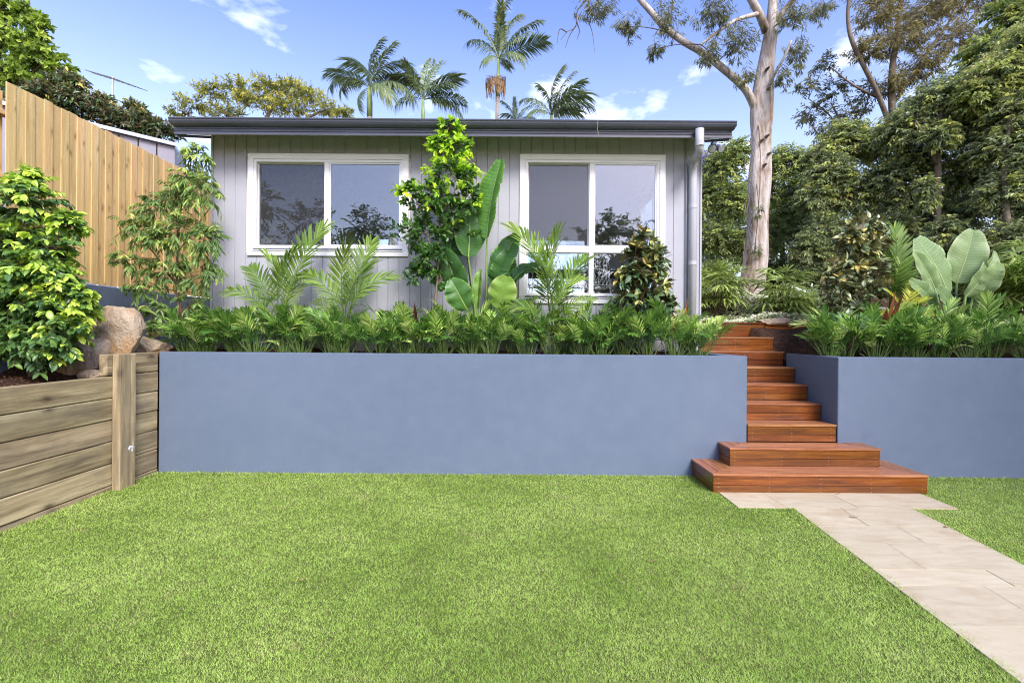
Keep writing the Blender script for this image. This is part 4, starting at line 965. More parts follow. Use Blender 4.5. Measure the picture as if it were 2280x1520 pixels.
# ------------------------------------------------------------------ palm fronds
def frond(name, L, e0, e1, nl, ll, lw, pet=0.2, vee=35, droop=0.35, sw0=75, sw1=25, seed=0, mat=None, rr=0.008, tw=0.0, tint0=0.2, tvar=0.12, bend=0.0, tipy=0.2, stemmat=None, segs=3, side_drop=0.0):
    """one pinnate frond rising from the origin in the local x-z plane"""
    r = np.random.default_rng(seed); n = 18; t = np.linspace(0, 1, n)
    ang = R(e0) + (R(e1) - R(e0)) * t ** 1.35
    step_ = L / (n - 1); sp = np.zeros((n, 3))
    for i in range(1, n): sp[i] = sp[i - 1] + step_ * np.array([math.cos(ang[i]), bend * t[i] * .6, math.sin(ang[i])])
    g = Geo(); tube(g, sp, np.linspace(rr, rr * .18, n), 4, .3, cap=False)
    tl = np.linspace(pet, 0.995, nl); tl = np.clip(tl + r.normal(0, .004, nl), 0, 1)
    for side in (-1, 1):
        pos = np.stack([np.interp(tl, t, sp[:, k]) for k in range(3)], -1)
        a = np.interp(tl, t, ang); tg = np.stack([np.cos(a), np.full(nl, bend * .5), np.sin(a)], -1); tg = unit(tg)
        nm = np.stack([-np.sin(a), np.zeros(nl), np.cos(a)], -1); sd = np.cross(tg, nm) * -side
        s = (tl - pet) / (1 - pet); swp = np.radians(sw0 + (sw1 - sw0) * s) + r.normal(0, .06, nl)
        v = np.radians(vee) * (1 - .5 * s) + r.normal(0, .10, nl) + tw * side
        d = tg * np.cos(swp)[:, None] + (sd * np.cos(v)[:, None] + nm * np.sin(v)[:, None]) * np.sin(swp)[:, None]
        d = unit(d)
        ln = ll * (0.42 + 0.58 * np.sin(np.pi * np.clip(.12 + .80 * s, 0, 1)) ** .8) * r.uniform(.9, 1.08, nl)
        wv = unit(np.cross(d, nm)) ; wv = unit(tg - d * np.sum(tg * d, 1, keepdims=True))
        w = lw * (0.65 + .35 * np.sin(np.pi * np.clip(.1 + .8 * s, 0, 1)))
        dr = droop * r.uniform(.7, 1.3, nl)
        rows = []; prof = {3: [(0, .35), (.35, 1.0), (.72, .72)], 2: [(0, .4), (.5, 1.0)]}[segs]
        for (f, ww) in prof:
            c = pos + d * (ln * f)[:, None] - UP * (dr * ln * f * f)[:, None] - np.array([0, 0, 1]) * (side_drop * ln * f)[:, None]
            rows += [c + wv * (w * ww / 2)[:, None], c - wv * (w * ww / 2)[:, None]]
        tip = pos + d * ln[:, None] * .97 - UP * (dr * ln)[:, None] - UP * (side_drop * ln)[:, None]; rows.append(tip)
        K = len(rows); V = np.stack(rows, 1).reshape(-1, 3); i = np.arange(nl)[:, None] * K
        q = [i + [2 * k, 2 * k + 1, 2 * k + 3, 2 * k + 2] for k in range(len(prof) - 1)]
        tt = np.clip(tint0 + r.normal(0, tvar, nl) + .15 * s, 0, 1)[:, None] + np.zeros((1, K)); tt[:, -1] += tipy
        g.add(V, i + [K - 3, K - 2, K - 1], np.concatenate(q), np.clip(tt, 0, 1).ravel())
    return g.mesh(name, mat)

def put_frond(me, th, pos, az, tilt=0.0, s=1.0, roll=0.0, name='frond', chord=None):
    if chord is not None:
        return add(me, name, th, T(pos) @ Matrix.Rotation(roll, 4, Vector(chord).normalized()) @ Matrix.Rotation(az, 4, 'Z') @ Matrix.Rotation(-tilt, 4, 'Y') @ Matrix.Scale(s, 4))
    M = T(pos) @ Matrix.Rotation(az, 4, 'Z') @ Matrix.Rotation(-tilt, 4, 'Y') @ Matrix.Rotation(roll, 4, 'X') @ Matrix.Scale(s, 4)
    return add(me, name, th, M)

# ------------------------------------------------------------------ parlour palm clumps along both walls
PAR = [frond('frond', 0.42 + .03 * (k % 3), 86 - 3 * (k % 3), 66 - 15 * (k % 4), 8 + k % 3, 0.185 + .012 * (k % 3), 0.0225, .34, 14, .20, 46, 14, 100 + k, G_['parlour'], .0042, tint0=(.10, .28, .44, .60, .18, .70, .36, .84)[k], tvar=.14, tipy=.12) for k in range(8)]
PARL = [frond('frond', 0.34, 70, -10, 7, 0.16, 0.021, .28, 10, .32, 50, 20, 130 + k, G_['parlour'], .004, tint0=.10 + .10 * k, tvar=.12, tipy=.1) for k in range(3)]
ORD = ['first', 'second', 'third', 'fourth', 'fifth', 'sixth', 'seventh', 'eighth', 'ninth', 'tenth', 'eleventh', 'twelfth', 'thirteenth', 'fourteenth', 'fifteenth', 'sixteenth', 'seventeenth', 'eighteenth', 'nineteenth', 'twentieth', 'twenty-first', 'twenty-second']
def parlour(px, Y, hh, lab, seed, nf=15, grp=None):
    nf = int(nf * 2.0)
    r = random.Random(seed); b = P(px, 760, Y); zb = max(1.19, float(terrain(np.array(b.x), np.array(b.y)))); b.z = zb
    th = thing('parlour_palm', b, lab, 'palm', grp)
    g = Geo()
    for k in range(nf):
        az = r.uniform(0, 6.283); rad = r.uniform(.01, .085); h0 = r.uniform(.05, .24) * hh; tilt = r.uniform(-.12, .50)
        p0 = b + Vector((math.cos(az) * rad, math.sin(az) * rad, -.02)); p1 = b + Vector((math.cos(az) * rad * 1.6, math.sin(az) * rad * 1.6, h0 * .55)); p2 = b + Vector((math.cos(az) * rad * 2.1, math.sin(az) * rad * 2.1, h0))
        tube(g, [p0, p1, p2], [.007, .0058, .0045], 5, cap=False)
        me = PAR[r.randrange(8)] if k < nf * .72 else PARL[r.randrange(3)]
        put_frond(me, th, p2, az + r.uniform(-.5, .5), -tilt if k < nf * .72 else 0, hh * r.uniform(.6, 1.14), r.uniform(-.5, .5))
    g.obj('stems', M_['stem'], th)['kind'] = 'stuff'
left_px = [(418, .95), (470, 1.0), (520, 1.05), (572, .95), (622, 1.0), (676, .92), (728, .9), (780, 1.0), (838, 1.0), (892, 1.02), (944, .95), (996, 1.05), (1052, 1.0), (1106, 1.0), (1168, 1.05), (1226, 1.05), (1290, 1.0), (1342, .98), (1398, 1.0), (1452, 1.0), (1508, 1.02), (1556, 1.0)]
for i, (px, hh) in enumerate(left_px):
    parlour(px + random.uniform(-14, 14), 5.46 + random.uniform(0, .16), hh * random.uniform(.74, .92), f'parlour palm clump along the long blue wall, {ORD[i]} from the sleeper wall', 200 + i, 15, 'parlour palms along the long blue wall')
right_px = [1848, 1890, 1934, 1990, 2046, 2102, 2160, 2216, 2270, 2330]
for i, px in enumerate(right_px):
    parlour(px + random.uniform(-16, 16), 5.50 + random.uniform(0, .2), random.uniform(.74, .96), f'parlour palm clump above the wall beyond the stairs, {ORD[i]} from the steps', 260 + i, 17, 'parlour palms beyond the stairs')
for i, px in enumerate((1862, 1962, 2075, 2185, 2300)):
    parlour(px, 6.0, .95, f'parlour palm in the back row beyond the stairs, {ORD[i]} from the steps', 290 + i, 14, 'back row parlour palms beyond the stairs')

for i, px in enumerate((450, 545, 650, 752, 860, 918, 1030, 1140, 1262, 1320, 1425, 1535)):
    parlour(px, 5.80, .86 + .1 * (i % 3 == 1), f'parlour palm close to the house wall, {ORD[i]} from the sleeper wall', 320 + i, 11, 'parlour palms close to the house wall')
# ------------------------------------------------------------------ young palms in the bed under the windows
BAN = [frond('frond', 1.0, 86 - 3 * k, 40 - 18 * k, 32, 0.28, 0.0195, .32, 22, .16, 54, 18, 300 + k, G_['palm'], .010, tint0=(.18, .30, .12, .38)[k], tvar=.12, tipy=.12) for k in range(4)]
BANS = [frond('frond', 1.0, 66, -34, 28, 0.26, 0.0185, .30, 14, .26, 56, 20, 320 + k, G_['palm'], .009, tint0=.2 + .16 * k, tvar=.14, tipy=.16) for k in range(2)]
def young_palm(px, Y, fr, lab, seed, mats=None):
    """fr: fronds as (pixel tip x, pixel tip y, depth offset, kind)"""
    b = P(px, 770, Y); b.z = float(terrain(np.array(b.x), np.array(b.y)))
    th = thing('young_palm', b, lab, 'palm'); g = Geo()
    ctr = b + Vector((0, 0, .30)); tube(g, [b - Vector((0, 0, .03)), b + Vector((.005, 0, .12)), ctr], [.030, .022, .014], 8); g.obj('stem', M_['shaft'], th, smooth=True)
    r = random.Random(seed)
    for (tx, ty, dy, kd, roll) in fr:
        tp = P(tx, ty, Y + dy); d = tp - ctr; me = (BAN + BANS)[kd]
        co = np.zeros(len(me.vertices) * 3, np.float32); me.vertices.foreach_get('co', co); co = co.reshape(-1, 3)
        tipv = co[71] if len(co) > 71 else co[-1]                # last ring of the rachis (18 rings x 4 sides)
        az = math.atan2(d.y, d.x); hd = math.hypot(d.x, d.y); s = math.sqrt(hd * hd + d.z * d.z) / math.hypot(tipv[0], tipv[2])
        tilt = math.atan2(d.z, hd) - math.atan2(tipv[2], tipv[0])
        put_frond(me, th, ctr - Vector((0, 0, .05)), az, tilt, s, (roll * .9 + (.85 if d.x > 0 else -.85)), chord=d)
    return th
young_palm(628, 5.66, [(722, 497, .10, 0, .2), (592, 556, -.1, 1, 0), (497, 640, -.12, 4, .1), (700, 600, .2, 5, 0), (555, 585, .15, 2, .2), (660, 545, -.15, 1, -.4)], 'young feathery palm in front of the flyscreened pane of the wide window', 1)
young_palm(772, 5.66, [(826, 530, .12, 0, .3), (770, 545, -.10, 1, -.3), (878, 606, -.10, 4, .2), (680, 596, -.15, 4, -.3), (700, 660, .1, 5, 0), (835, 575, .05, 2, -.2)], 'young feathery palm in front of the clear pane of the wide window', 2)
young_palm(1236, 5.62, [(1140, 498, .10, 1, .3), (1245, 506, -.10, 0, -.2), (1306, 566, .10, 2, -.2), (1318, 655, -.20, 4, .2), (1120, 676, -.10, 4, .1), (1175, 560, -.20, 2, .2), (1290, 610, -.25, 5, .5)], 'young feathery palm in front of the tall window', 3)
yp = young_palm(2010, 6.25, [(1975, 640, -.1, 0, 0), (2030, 625, 0, 1, .2), (2065, 655, -.1, 2, 0), (1960, 690, -.1, 4, 0), (2080, 690, -.1, 4, 0)], 'low golden-green palm among the parlour palms beyond the stairs', 4)
for ch in list(bpy.data.objects):
    if ch.parent == yp and ch.name.startswith('frond'):
        me = ch.data.copy(); me.materials.clear(); me.materials.append(G_['yellow']); ch.data = me
young_palm(1975, 7.1, [(1965, 520, 0, 0, 0), (2010, 545, 0, 1, .2), (1935, 560, -.1, 1, .4), (2040, 600, -.1, 2, 0), (1920, 620, -.1, 4, 0), (1990, 500, .1, 0, 0)], 'upright feathery palm between the magnolia and the giant paddle leaves', 5)

# ------------------------------------------------------------------ bird-of-paradise plants
def paddle(th, base, junc, tip, width, face, mat, seed, tears=2, tint=.35, pr=.014, fold=.35, bow=0.10, cup=.0):
    r = random.Random(seed); base, junc, tip = Vector(base), Vector(junc), Vector(tip)
    g = Geo(); mid = base.lerp(junc, .5) + Vector((0, 0, .02)) + (base - tip) * 0.0
    pts = [tuple(x) for x in (base, base.lerp(junc, .35) , base.lerp(junc, .7), junc)]
    tube(g, pts, [pr * 1.35, pr * 1.1, pr * .9, pr * .7], 7, .75)
    petiole = g.obj('leaf_stalk', M_['stem'], th, smooth=True)
    g = Geo(); ax = (tip - junc); L = ax.length; d = ax.normalized(); nrm = Vector(face); nrm = (nrm - d * nrm.dot(d)).normalized(); s = d.cross(nrm)
    n = 40; m = 5
    def spine(t): return junc + d * (L * t) + nrm * (bow * L * math.sin(math.pi * t)) - nrm * (cup * L * t * t)
    tube(g, [tuple(spine(t)) for t in np.linspace(0, .97, 10)], np.linspace(pr * .7, pr * .12, 10), 5, .85, cap=False)
    for sd in (-1, 1):
        cuts = sorted([0.0, 1.0] + [r.uniform(.18, .85) for _ in range(tears)])
        for ci in range(len(cuts) - 1):
            a, b = cuts[ci], cuts[ci + 1]; rows = max(3, int(n * (b - a)) + 1); V, Tn = [], []
            droop_ = r.uniform(-.05, .12) if tears else 0; fld = fold * r.uniform(.7, 1.35)
            for i in range(rows + 1):
                t = a + (b - a) * i / rows
                wv = width / 2 * (math.sin(math.pi * min(1, max(0, (t * .93 + .035))) ** .82) ** .62)
                shr = 1.0
                if tears and 0 < ci and i == 0: shr = .97
                c = spine(t)
                for k in range(m + 1):
                    f = k / m * shr
                    sweep = d * (wv * f * f * .20)
                    off = s * (sd * wv * f * math.cos(fld * (1 - .25 * f))) + nrm * (wv * f * math.sin(fld)) - nrm * (wv * f * f * (.22 + droop_)) + sweep
                    wav = nrm * (.010 * f * math.sin(t * 19 + seed) + .0022 * f * (1 if i % 2 else -1))
                    V.append(tuple(c + off + wav)); Tn.append(min(1, max(0, tint + .12 * (r.random() - .5) * (k > 0) + (.20 if k == m else 0) + (.6 if k == m and r.random() < .13 else 0) + .075 * ((i % 2) * 2 - 1))))
            Q = []
            for i in range(rows):
                for k in range(m):
                    q0 = i * (m + 1) + k; Q.append((q0, q0 + 1, q0 + m + 2, q0 + m + 1) if sd > 0 else (q0, q0 + m + 1, q0 + m + 2, q0 + 1))
            g.add(V, None, Q, np.array(Tn))
    return g.obj('leaf', mat, th, smooth=True)
Y0 = 5.72; b = P(1076, 762, Y0); b.z = 1.2
th = thing('bird_of_paradise', b, 'tall paddle-leaved bird-of-paradise plant between the two house windows', 'plant')
def pl(jx, jy, tx, ty, w, face, seed, dy0=0, dy1=0, tears=2, tint=.3, fold=.35, bow=.06, bx=0, cup=0):
    paddle(th, b + Vector((bx * Y0 / FPX, random.uniform(-.04, .04), .02)), P(jx, jy, Y0 + dy0), P(tx, ty, Y0 + dy1), w, face, G_['strel'], seed, tears, tint, fold=fold, bow=bow, cup=cup)
pl(1084, 532, 1116, 356, .46, (-.85, -.9, .15), 1, 0, .02, 1, .42, .55, .04, 6)
pl(1043, 572, 1046, 448, .40, (.35, -1, .1), 2, .05, .08, 2, .18, .45, .05, -6)
pl(1040, 566, 1000, 500, .36, (-.2, -1, .2), 3, .10, .16, 1, .10, .4, .05, -8)
pl(1032, 652, 986, 552, .34, (-.5, -1, .3), 4, -.02, -.08, 2, .20, .5, .08, -12)
pl(1040, 690, 1004, 622, .32, (-.2, -1, .5), 5, -.1, -.18, 2, .34, .35, .12, -14)
pl(1098, 630, 1152, 520, .33, (-.4, -1, .2), 6, .04, .06, 3, .20, .5, .05, 8)
pl(1104, 650, 1132, 558, .32, (.3, -1, .2), 7, .08, .02, 4, .14, .4, .08, 12)
pl(1110, 688, 1128, 614, .33, (.15, -1, .35), 8, -.08, -.20, 1, .74, .22, .05, 10)
pl(1136, 640, 1196, 585, .22, (.2, -.7, .9), 9, 0, -.1, 2, .12, .45, .15, 16, .1)
pl(1130, 668, 1178, 690, .22, (.3, -.4, 1), 10, 0, -.15, 2, .14, .4, .2, 16, .2)
pl(1062, 690, 1070, 600, .16, (-.6, -1, 0), 11, .1, .12, 0, .6, .9, .02, 0)
Y0 = 6.55; b = P(2118, 735, Y0); b.z = float(terrain(np.array(b.x), np.array(b.y)))
th = thing('bird_of_paradise', b, 'broad grey-green bird-of-paradise plant above the wall beyond the stairs', 'plant')
def pl2(jx, jy, tx, ty, w, face, seed, dy0=0, dy1=0, tears=2, tint=.5, fold=.3, bow=.05, bx=0, cup=0):
    paddle(th, b + Vector((bx * Y0 / FPX, random.uniform(-.05, .05), .02)), P(jx, jy, Y0 + dy0), P(tx, ty, Y0 + dy1), w, face, G_['strel2'], seed, tears, tint, .020, fold=fold, bow=bow, cup=cup)
pl2(2110, 655, 2040, 530, .52, (.25, -1, .15), 21, -.1, -.05, 2, .52, .22, .05, -6)
pl2(2130, 630, 2168, 512, .46, (-.35, -1, .1), 22, .05, .05, 0, .66, .35, .04, 4)
pl2(2085, 655, 2036, 560, .24, (-.2, -1, .2), 23, -.15, -.2, 1, .6, .45, .05, -14)
pl2(2150, 660, 2215, 560, .26, (.3, -1, .3), 24, -.1, -.15, 1, .62, .6, .08, 12)
pl2(2165, 665, 2228, 585, .26, (.1, -.8, .6), 25, -.05, -.25, 2, .70, .4, .1, 18)
pl2(2090, 700, 2024, 622, .24, (-.1, -1, .4), 26, -.2, -.35, 1, .45, .4, .08, -18)
pl2(2170, 700, 2196, 600, .28, (.5, -1, .3), 27, .1, .1, 2, .22, .5, .05, 14)
pl2(2120, 705, 2085, 640, .30, (.0, -1, .5), 28, -.25, -.45, 2, .42, .3, .06, -4)
pl2(2140, 700, 2172, 620, .26, (.2, -1, .2), 29, .2, .2, 1, .15, .4, .06, 8)

# ------------------------------------------------------------------ dark cordylines tucked between the clumps
def strap_plant(px, Y, n, hgt, lab, seed, tint, zb=None, py=None):
    r = random.Random(seed); b = P(px, 770, Y); b.z = max(1.19, float(terrain(np.array(b.x), np.array(b.y))))
    th = thing('cordyline', b, lab, 'plant', 'dark red cordylines among the palms')
    g = Geo(); tube(g, [b - Vector((0, 0, .02)), b + Vector((0, 0, hgt * .35))], [.012, .009], 6); g.obj('stem', M_['twig'], th)
    for k in range(n):
        az = r.uniform(0, 6.28); el = r.uniform(.75, 1.45); L = hgt * r.uniform(.55, .85); w = hgt * .09
        o = b + Vector((0, 0, hgt * r.uniform(.15, .36))); V = []; c = Vector(o)
        d = Vector((math.cos(az) * math.cos(el), math.sin(az) * math.cos(el), math.sin(el))); s = Vector((-math.sin(az), math.cos(az), 0))
        for i in range(7):
            t = i / 6; ww = w * (.35 + .65 * math.sin(math.pi * min(1, .15 + .8 * t))) * (1 - t ** 5); nn = s.cross(d)
            V += [c + s * ww / 2 + nn * ww * .2, c.copy(), c - s * ww / 2 + nn * ww * .2]; c = c + d * (L / 6); d = (d + Vector((0, 0, -.09))).normalized()
        Q = []
        for i in range(6):
            for q in range(2): Q.append((i * 3 + q, i * 3 + q + 1, i * 3 + q + 4, i * 3 + q + 3))
        g = Geo(); g.add([tuple(v) for v in V], None, Q, min(1, max(0, tint + r.uniform(-.25, .25)))); g.obj('leaf', G_['cordyline'], th)
for i, (px, Y, n, h_, lab, ti) in enumerate([
        (415, 5.62, 6, .55, 'dark red strap-leaved plant at the foot of the weeping tree', .4),
        (722, 5.80, 8, .45, 'dark purple strap-leaved plant between the two feathery palms', .2),
        (926, 5.70, 8, .62, 'dark purple strap-leaved plant beside the slim tree trunk', .35),
        (1200, 5.80, 7, .40, 'near-black strap-leaved plant behind the palm at the tall window', .1),
        (1375, 5.72, 7, .42, 'dark strap-leaved plant under the dark magnolia bush', .25),
        (1516, 5.70, 7, .62, 'rust-red strap-leaved plant near the downpipe', .85),
        (1842, 5.95, 8, .45, 'dark purple strap-leaved plant next to the top steps', .2),
        (1968, 5.85, 6, .72, 'rust-red strap-leaved plant above the wall beyond the stairs', .8),
        (2060, 5.55, 6, .36, 'near-black strap-leaved plant low on the wall beyond the stairs', .1)]): strap_plant(px, Y, n, h_, lab, 400 + i, ti)

# ------------------------------------------------------------------ shrubs and small trees in the beds
z = lambda px, Y: 0
th = thing('lilly_pilly_shrub', P(60, 850, 4.55), 'dense lilly pilly shrub with lime new growth above the sleeper wall', 'shrub')
leafy(th, [limb([(70, 870, 4.55), (66, 760, 4.55), (60, 640, 4.6), (56, 500, 4.6), (50, 420, 4.6)], .026, .008), limb([(66, 780, 4.55), (110, 700, 4.5), (140, 640, 4.5)], .014, .006), limb([(62, 700, 4.6), (10, 620, 4.5), (-40, 560, 4.5)], .014, .006)],
      [E(52, 455, 4.6, 95, 70, 80, 1.0, .8), E(40, 560, 4.6, 120, 80, 90, 1.2), E(110, 560, 4.5, 72, 70, 60, .8, .7), E(20, 680, 4.5, 100, 90, 80, 1.3), E(115, 690, 4.45, 75, 70, 60, 1.0), E(60, 770, 4.4, 120, 62, 70, 1.2),
       E(170, 700, 4.6, 50, 46, 40, .55, .7), E(140, 745, 4.4, 62, 60, 50, .7), E(-60, 560, 4.5, 90, 120, 80, 1.2), E(-70, 740, 4.5, 90, 90, 80, 1.0), E(70, 400, 4.6, 36, 34, 40, .35, .9), E(70, 620, 4.5, 105, 50, 80, 1.2, .4), E(130, 625, 4.5, 50, 44, 50, .6, .6), E(150, 500, 4.55, 34, 40, 40, .4, .8), E(175, 660, 4.5, 34, 32, 30, .35, .8), E(195, 690, 4.7, 40, 22, 26, .25, 1.0)],
      G_['lilly'], M_['twig'], 66, 15, (.077, .036), (.55, .1), .12, .38, .5, 4, .0035, .2, 21, fold=.3, curl=.18)
th = thing('weeping_tree', P(398, 760, 5.75), 'slender weeping tree with narrow drooping leaves against the paling fence', 'tree')
leafy(th, [limb([(402, 770, 5.75), (398, 690, 5.75), (394, 600, 5.75), (400, 480, 5.75), (420, 390, 5.75), (432, 320, 5.75)], .020, .005), limb([(396, 640, 5.75), (340, 560, 5.7), (290, 520, 5.6)], .009, .004), limb([(397, 560, 5.75), (440, 500, 5.7), (470, 460, 5.6)], .009, .004)],
      [E(440, 350, 5.7, 36, 46, 40, .9, .6), E(415, 400, 5.75, 44, 46, 45, .9), E(392, 440, 5.75, 60, 56, 45, 1.1), E(345, 455, 5.75, 56, 46, 40, .8), E(455, 430, 5.6, 44, 60, 35, .9), E(300, 510, 5.7, 62, 50, 40, .9), E(405, 520, 5.7, 70, 70, 45, 1.4), E(462, 535, 5.55, 44, 66, 35, 1.0), E(350, 540, 5.7, 56, 54, 40, .9),
       E(285, 580, 5.7, 46, 34, 36, .6), E(370, 610, 5.75, 80, 56, 42, 1.2), E(450, 610, 5.6, 54, 50, 35, .8), E(310, 640, 5.65, 44, 36, 36, .5), E(350, 690, 5.65, 55, 44, 40, .8), E(420, 680, 5.7, 52, 50, 40, .7), E(345, 735, 5.5, 40, 34, 30, .5)],
      G_['willow'], M_['twig'], 31, 17, (.088, .0165), (.34, .2), .22, .85, .7, 4, .0028, .15, 22, fold=.25, curl=.12, side=.75)
th = thing('slim_garden_tree', P(968, 765, 5.62), 'slim garden tree with a lime-green top between the windows', 'tree')
leafy(th, [limb([(972, 780, 5.62), (968, 690, 5.62), (974, 620, 5.62), (978, 520, 5.62), (985, 420, 5.62), (990, 330, 5.62), (998, 285, 5.62)], .019, .006), limb([(976, 600, 5.62), (950, 520, 5.6), (930, 450, 5.6)], .008, .004), limb([(980, 480, 5.62), (1010, 430, 5.6), (1030, 390, 5.6)], .008, .004)],
      [E(1000, 285, 5.62, 34, 26, 30, .55, 1.0), E(985, 325, 5.62, 46, 30, 34, .8, 1.0), E(1020, 330, 5.6, 36, 30, 30, .6, 1.0), E(1005, 385, 5.62, 74, 40, 40, 1.1, .9), E(915, 428, 5.6, 40, 26, 26, .55, .7), E(1040, 395, 5.6, 34, 30, 30, .6, .8),
       E(965, 425, 5.62, 44, 30, 34, .7, .5), E(1045, 440, 5.6, 30, 40, 28, .6, .5), E(960, 465, 5.62, 62, 40, 40, 1.1, .1), E(1015, 470, 5.65, 44, 36, 36, .8, .15), E(940, 520, 5.6, 74, 46, 42, 1.1, 0), E(1010, 520, 5.68, 60, 46, 36, .8, 0), E(960, 575, 5.6, 56, 36, 40, 1.0, .05), E(935, 610, 5.6, 36, 26, 30, .5, 0), E(985, 620, 5.62, 34, 24, 30, .5, 0)],
      G_['ficus'], M_['bark'], 32, 11, (.071, .036), (.3, .4), -.02, .05, .65, 4, .0035, .25, 23, fold=.3, curl=.15, whorl=True, up_bias=.35)
def magnolia(px, Y, cl, tr, lab, seed, sc=1.0, ypr=.25, mt='magnolia'):
    b = P(px, 745, Y); b.z = float(terrain(np.array(b.x), np.array(b.y)))
    th = thing('magnolia_bush', b, lab, 'shrub'); tr = [limb(t_, r0, r1) for (t_, r0, r1) in tr]
    tr[0][0][0] = tuple(b - Vector((0, 0, .03)))
    leafy(th, tr, cl, G_[mt], M_['bark'], 19, 12, (.125 * sc, .050 * sc), (ypr, .2), -.08, .12, .45, 4, .005, .35, seed, fold=.2, curl=.16, whorl=True, up_bias=.5, side=1.1)
magnolia(1440, 5.66, [E(1438, 535, 5.66, 26, 24, 26, .7, .7), E(1415, 570, 5.66, 34, 26, 34, 1.0), E(1455, 590, 5.66, 36, 30, 34, 1.1), E(1405, 620, 5.6, 36, 30, 34, 1.1), E(1460, 640, 5.6, 40, 30, 34, 1.1), E(1425, 670, 5.6, 44, 30, 36, 1.2), E(1475, 680, 5.6, 30, 24, 30, .7), E(1395, 655, 5.6, 30, 28, 30, .7), E(1465, 560, 5.6, 26, 20, 24, .4, .8)],
         [([(1440, 770, 5.66), (1440, 690, 5.66), (1438, 600, 5.66), (1438, 530, 5.66)], .016, .006)], 'dark glossy magnolia bush in front of the low panes of the tall window', 31, .92)
magnolia(1912, 6.55, [E(1925, 508, 6.55, 40, 26, 34, 1.0, .3), E(1888, 530, 6.5, 34, 24, 30, .8, .2), E(1950, 535, 6.5, 40, 24, 34, .8, .2), E(1915, 560, 6.55, 50, 28, 40, 1.1), E(1890, 605, 6.5, 50, 34, 40, 1.2), E(1945, 610, 6.5, 46, 32, 40, 1.0), E(1870, 650, 6.45, 50, 34, 40, 1.2), E(1925, 655, 6.45, 56, 32, 44, 1.2), E(1900, 695, 6.4, 70, 30, 44, 1.2), E(1850, 690, 6.4, 36, 30, 34, .6)],
         [([(1912, 745, 6.55), (1912, 690, 6.55), (1918, 600, 6.55), (1925, 505, 6.55)], .02, .007)], 'pale-tipped magnolia bush above the wall beyond the stairs', 32, 1.0, .3, 'magnolia_pale')

# ------------------------------------------------------------------ lady palms (fan leaves on canes)
def fan(name, n, L, w, seed, mat, spread=150, droop=.5, pet=.22):
    r = np.random.default_rng(seed); g = Geo()
    tube(g, [(0, 0, 0), (pet * .6, 0, pet * .25), (pet, 0, pet * .3)], [.004, .003, .0025], 4, .4, cap=False)
    o = np.array([pet, 0, pet * .3])
    for k in range(n):
        a = R(-spread / 2 + spread * k / (n - 1)) + r.normal(0, .05); l = L * (1 - .22 * abs(2 * k / (n - 1) - 1)) * r.uniform(.9, 1.1)
        d = np.array([math.cos(a), math.sin(a), .25 + r.normal(0, .08)]); s = np.array([-math.sin(a), math.cos(a), 0]); rows = []
        for f, ww in ((0, .35), (.35, .9), (.72, .95)):
            c = o + d * l * f - UP * droop * l * f * f; rows += [c + s * w * ww / 2, c - s * w * ww / 2]
        rows.append(o + d * l - UP * droop * l); i = 0
        tt = np.clip(.3 + r.normal(0, .16), 0, 1)
        g.add(rows, [(4, 5, 6)], [(0, 1, 3, 2), (2, 3, 5, 4)], tt)
    return g.mesh(name, mat)
FANS = [fan('fan_leaf', 8 + k % 3, .27 + .02 * k, .030, 500 + k, G_['rhapis'], 150 + 10 * k, .45 + .12 * k) for k in range(4)]
def lady_palm(px, Y, top, wpx, n, lab, seed, zb=None):
    r = random.Random(seed); b = P(px, 700, Y); b.z = float(terrain(np.array(b.x), np.array(b.y))) if zb is None else zb
    ht = P(px, top, Y).z - b.z; wr = wpx / 2 * Y / FPX
    th = thing('lady_palm', b, lab, 'palm', 'fan-leaved lady palms around the gum tree'); g = Geo()
    for k in range(n):
        a = r.uniform(0, 6.28); q = r.random() ** .6; h = ht * r.uniform(.5, 1) * (1 - .35 * q)
        tx = Vector((math.cos(a) * wr * q * .62, math.sin(a) * wr * q * .62, h - .1)); p0 = b + Vector((tx.x * .35, tx.y * .35, -.03)); p1 = b + tx
        tube(g, [p0, p0.lerp(p1, .5) + Vector((0, 0, .03)), p1], [.010, .009, .007], 5, cap=False)
        for j in range(6):
            az = r.uniform(0, 6.28); put_frond(FANS[r.randrange(4)], th, p0.lerp(p1, 1 - .11 * j), az, r.uniform(-.1, .9 - .16 * j), r.uniform(.85, 1.2), 0, 'fan_leaf')
    g.obj('canes', M_['twig'], th)['kind'] = 'stuff'
lady_palm(1590, 8.2, 560, 120, 10, 'lady palm between the house corner and the gum trunk', 1)
lady_palm(1580, 8.9, 600, 90, 6, 'lady palm tucked behind the house corner', 4)
lady_palm(1752, 7.9, 585, 120, 11, 'lady palm on the stair side of the gum trunk', 2)
lady_palm(1790, 8.6, 640, 110, 7, 'lady palm in the shade of the dark hedge', 3)
lady_palm(2300, 6.7, 470, 190, 11, 'large lady palm at the edge of the bird-of-paradise leaves', 5)
lady_palm(2225, 7.2, 560, 130, 8, 'lady palm in the gap behind the grey-green paddle leaves', 6)
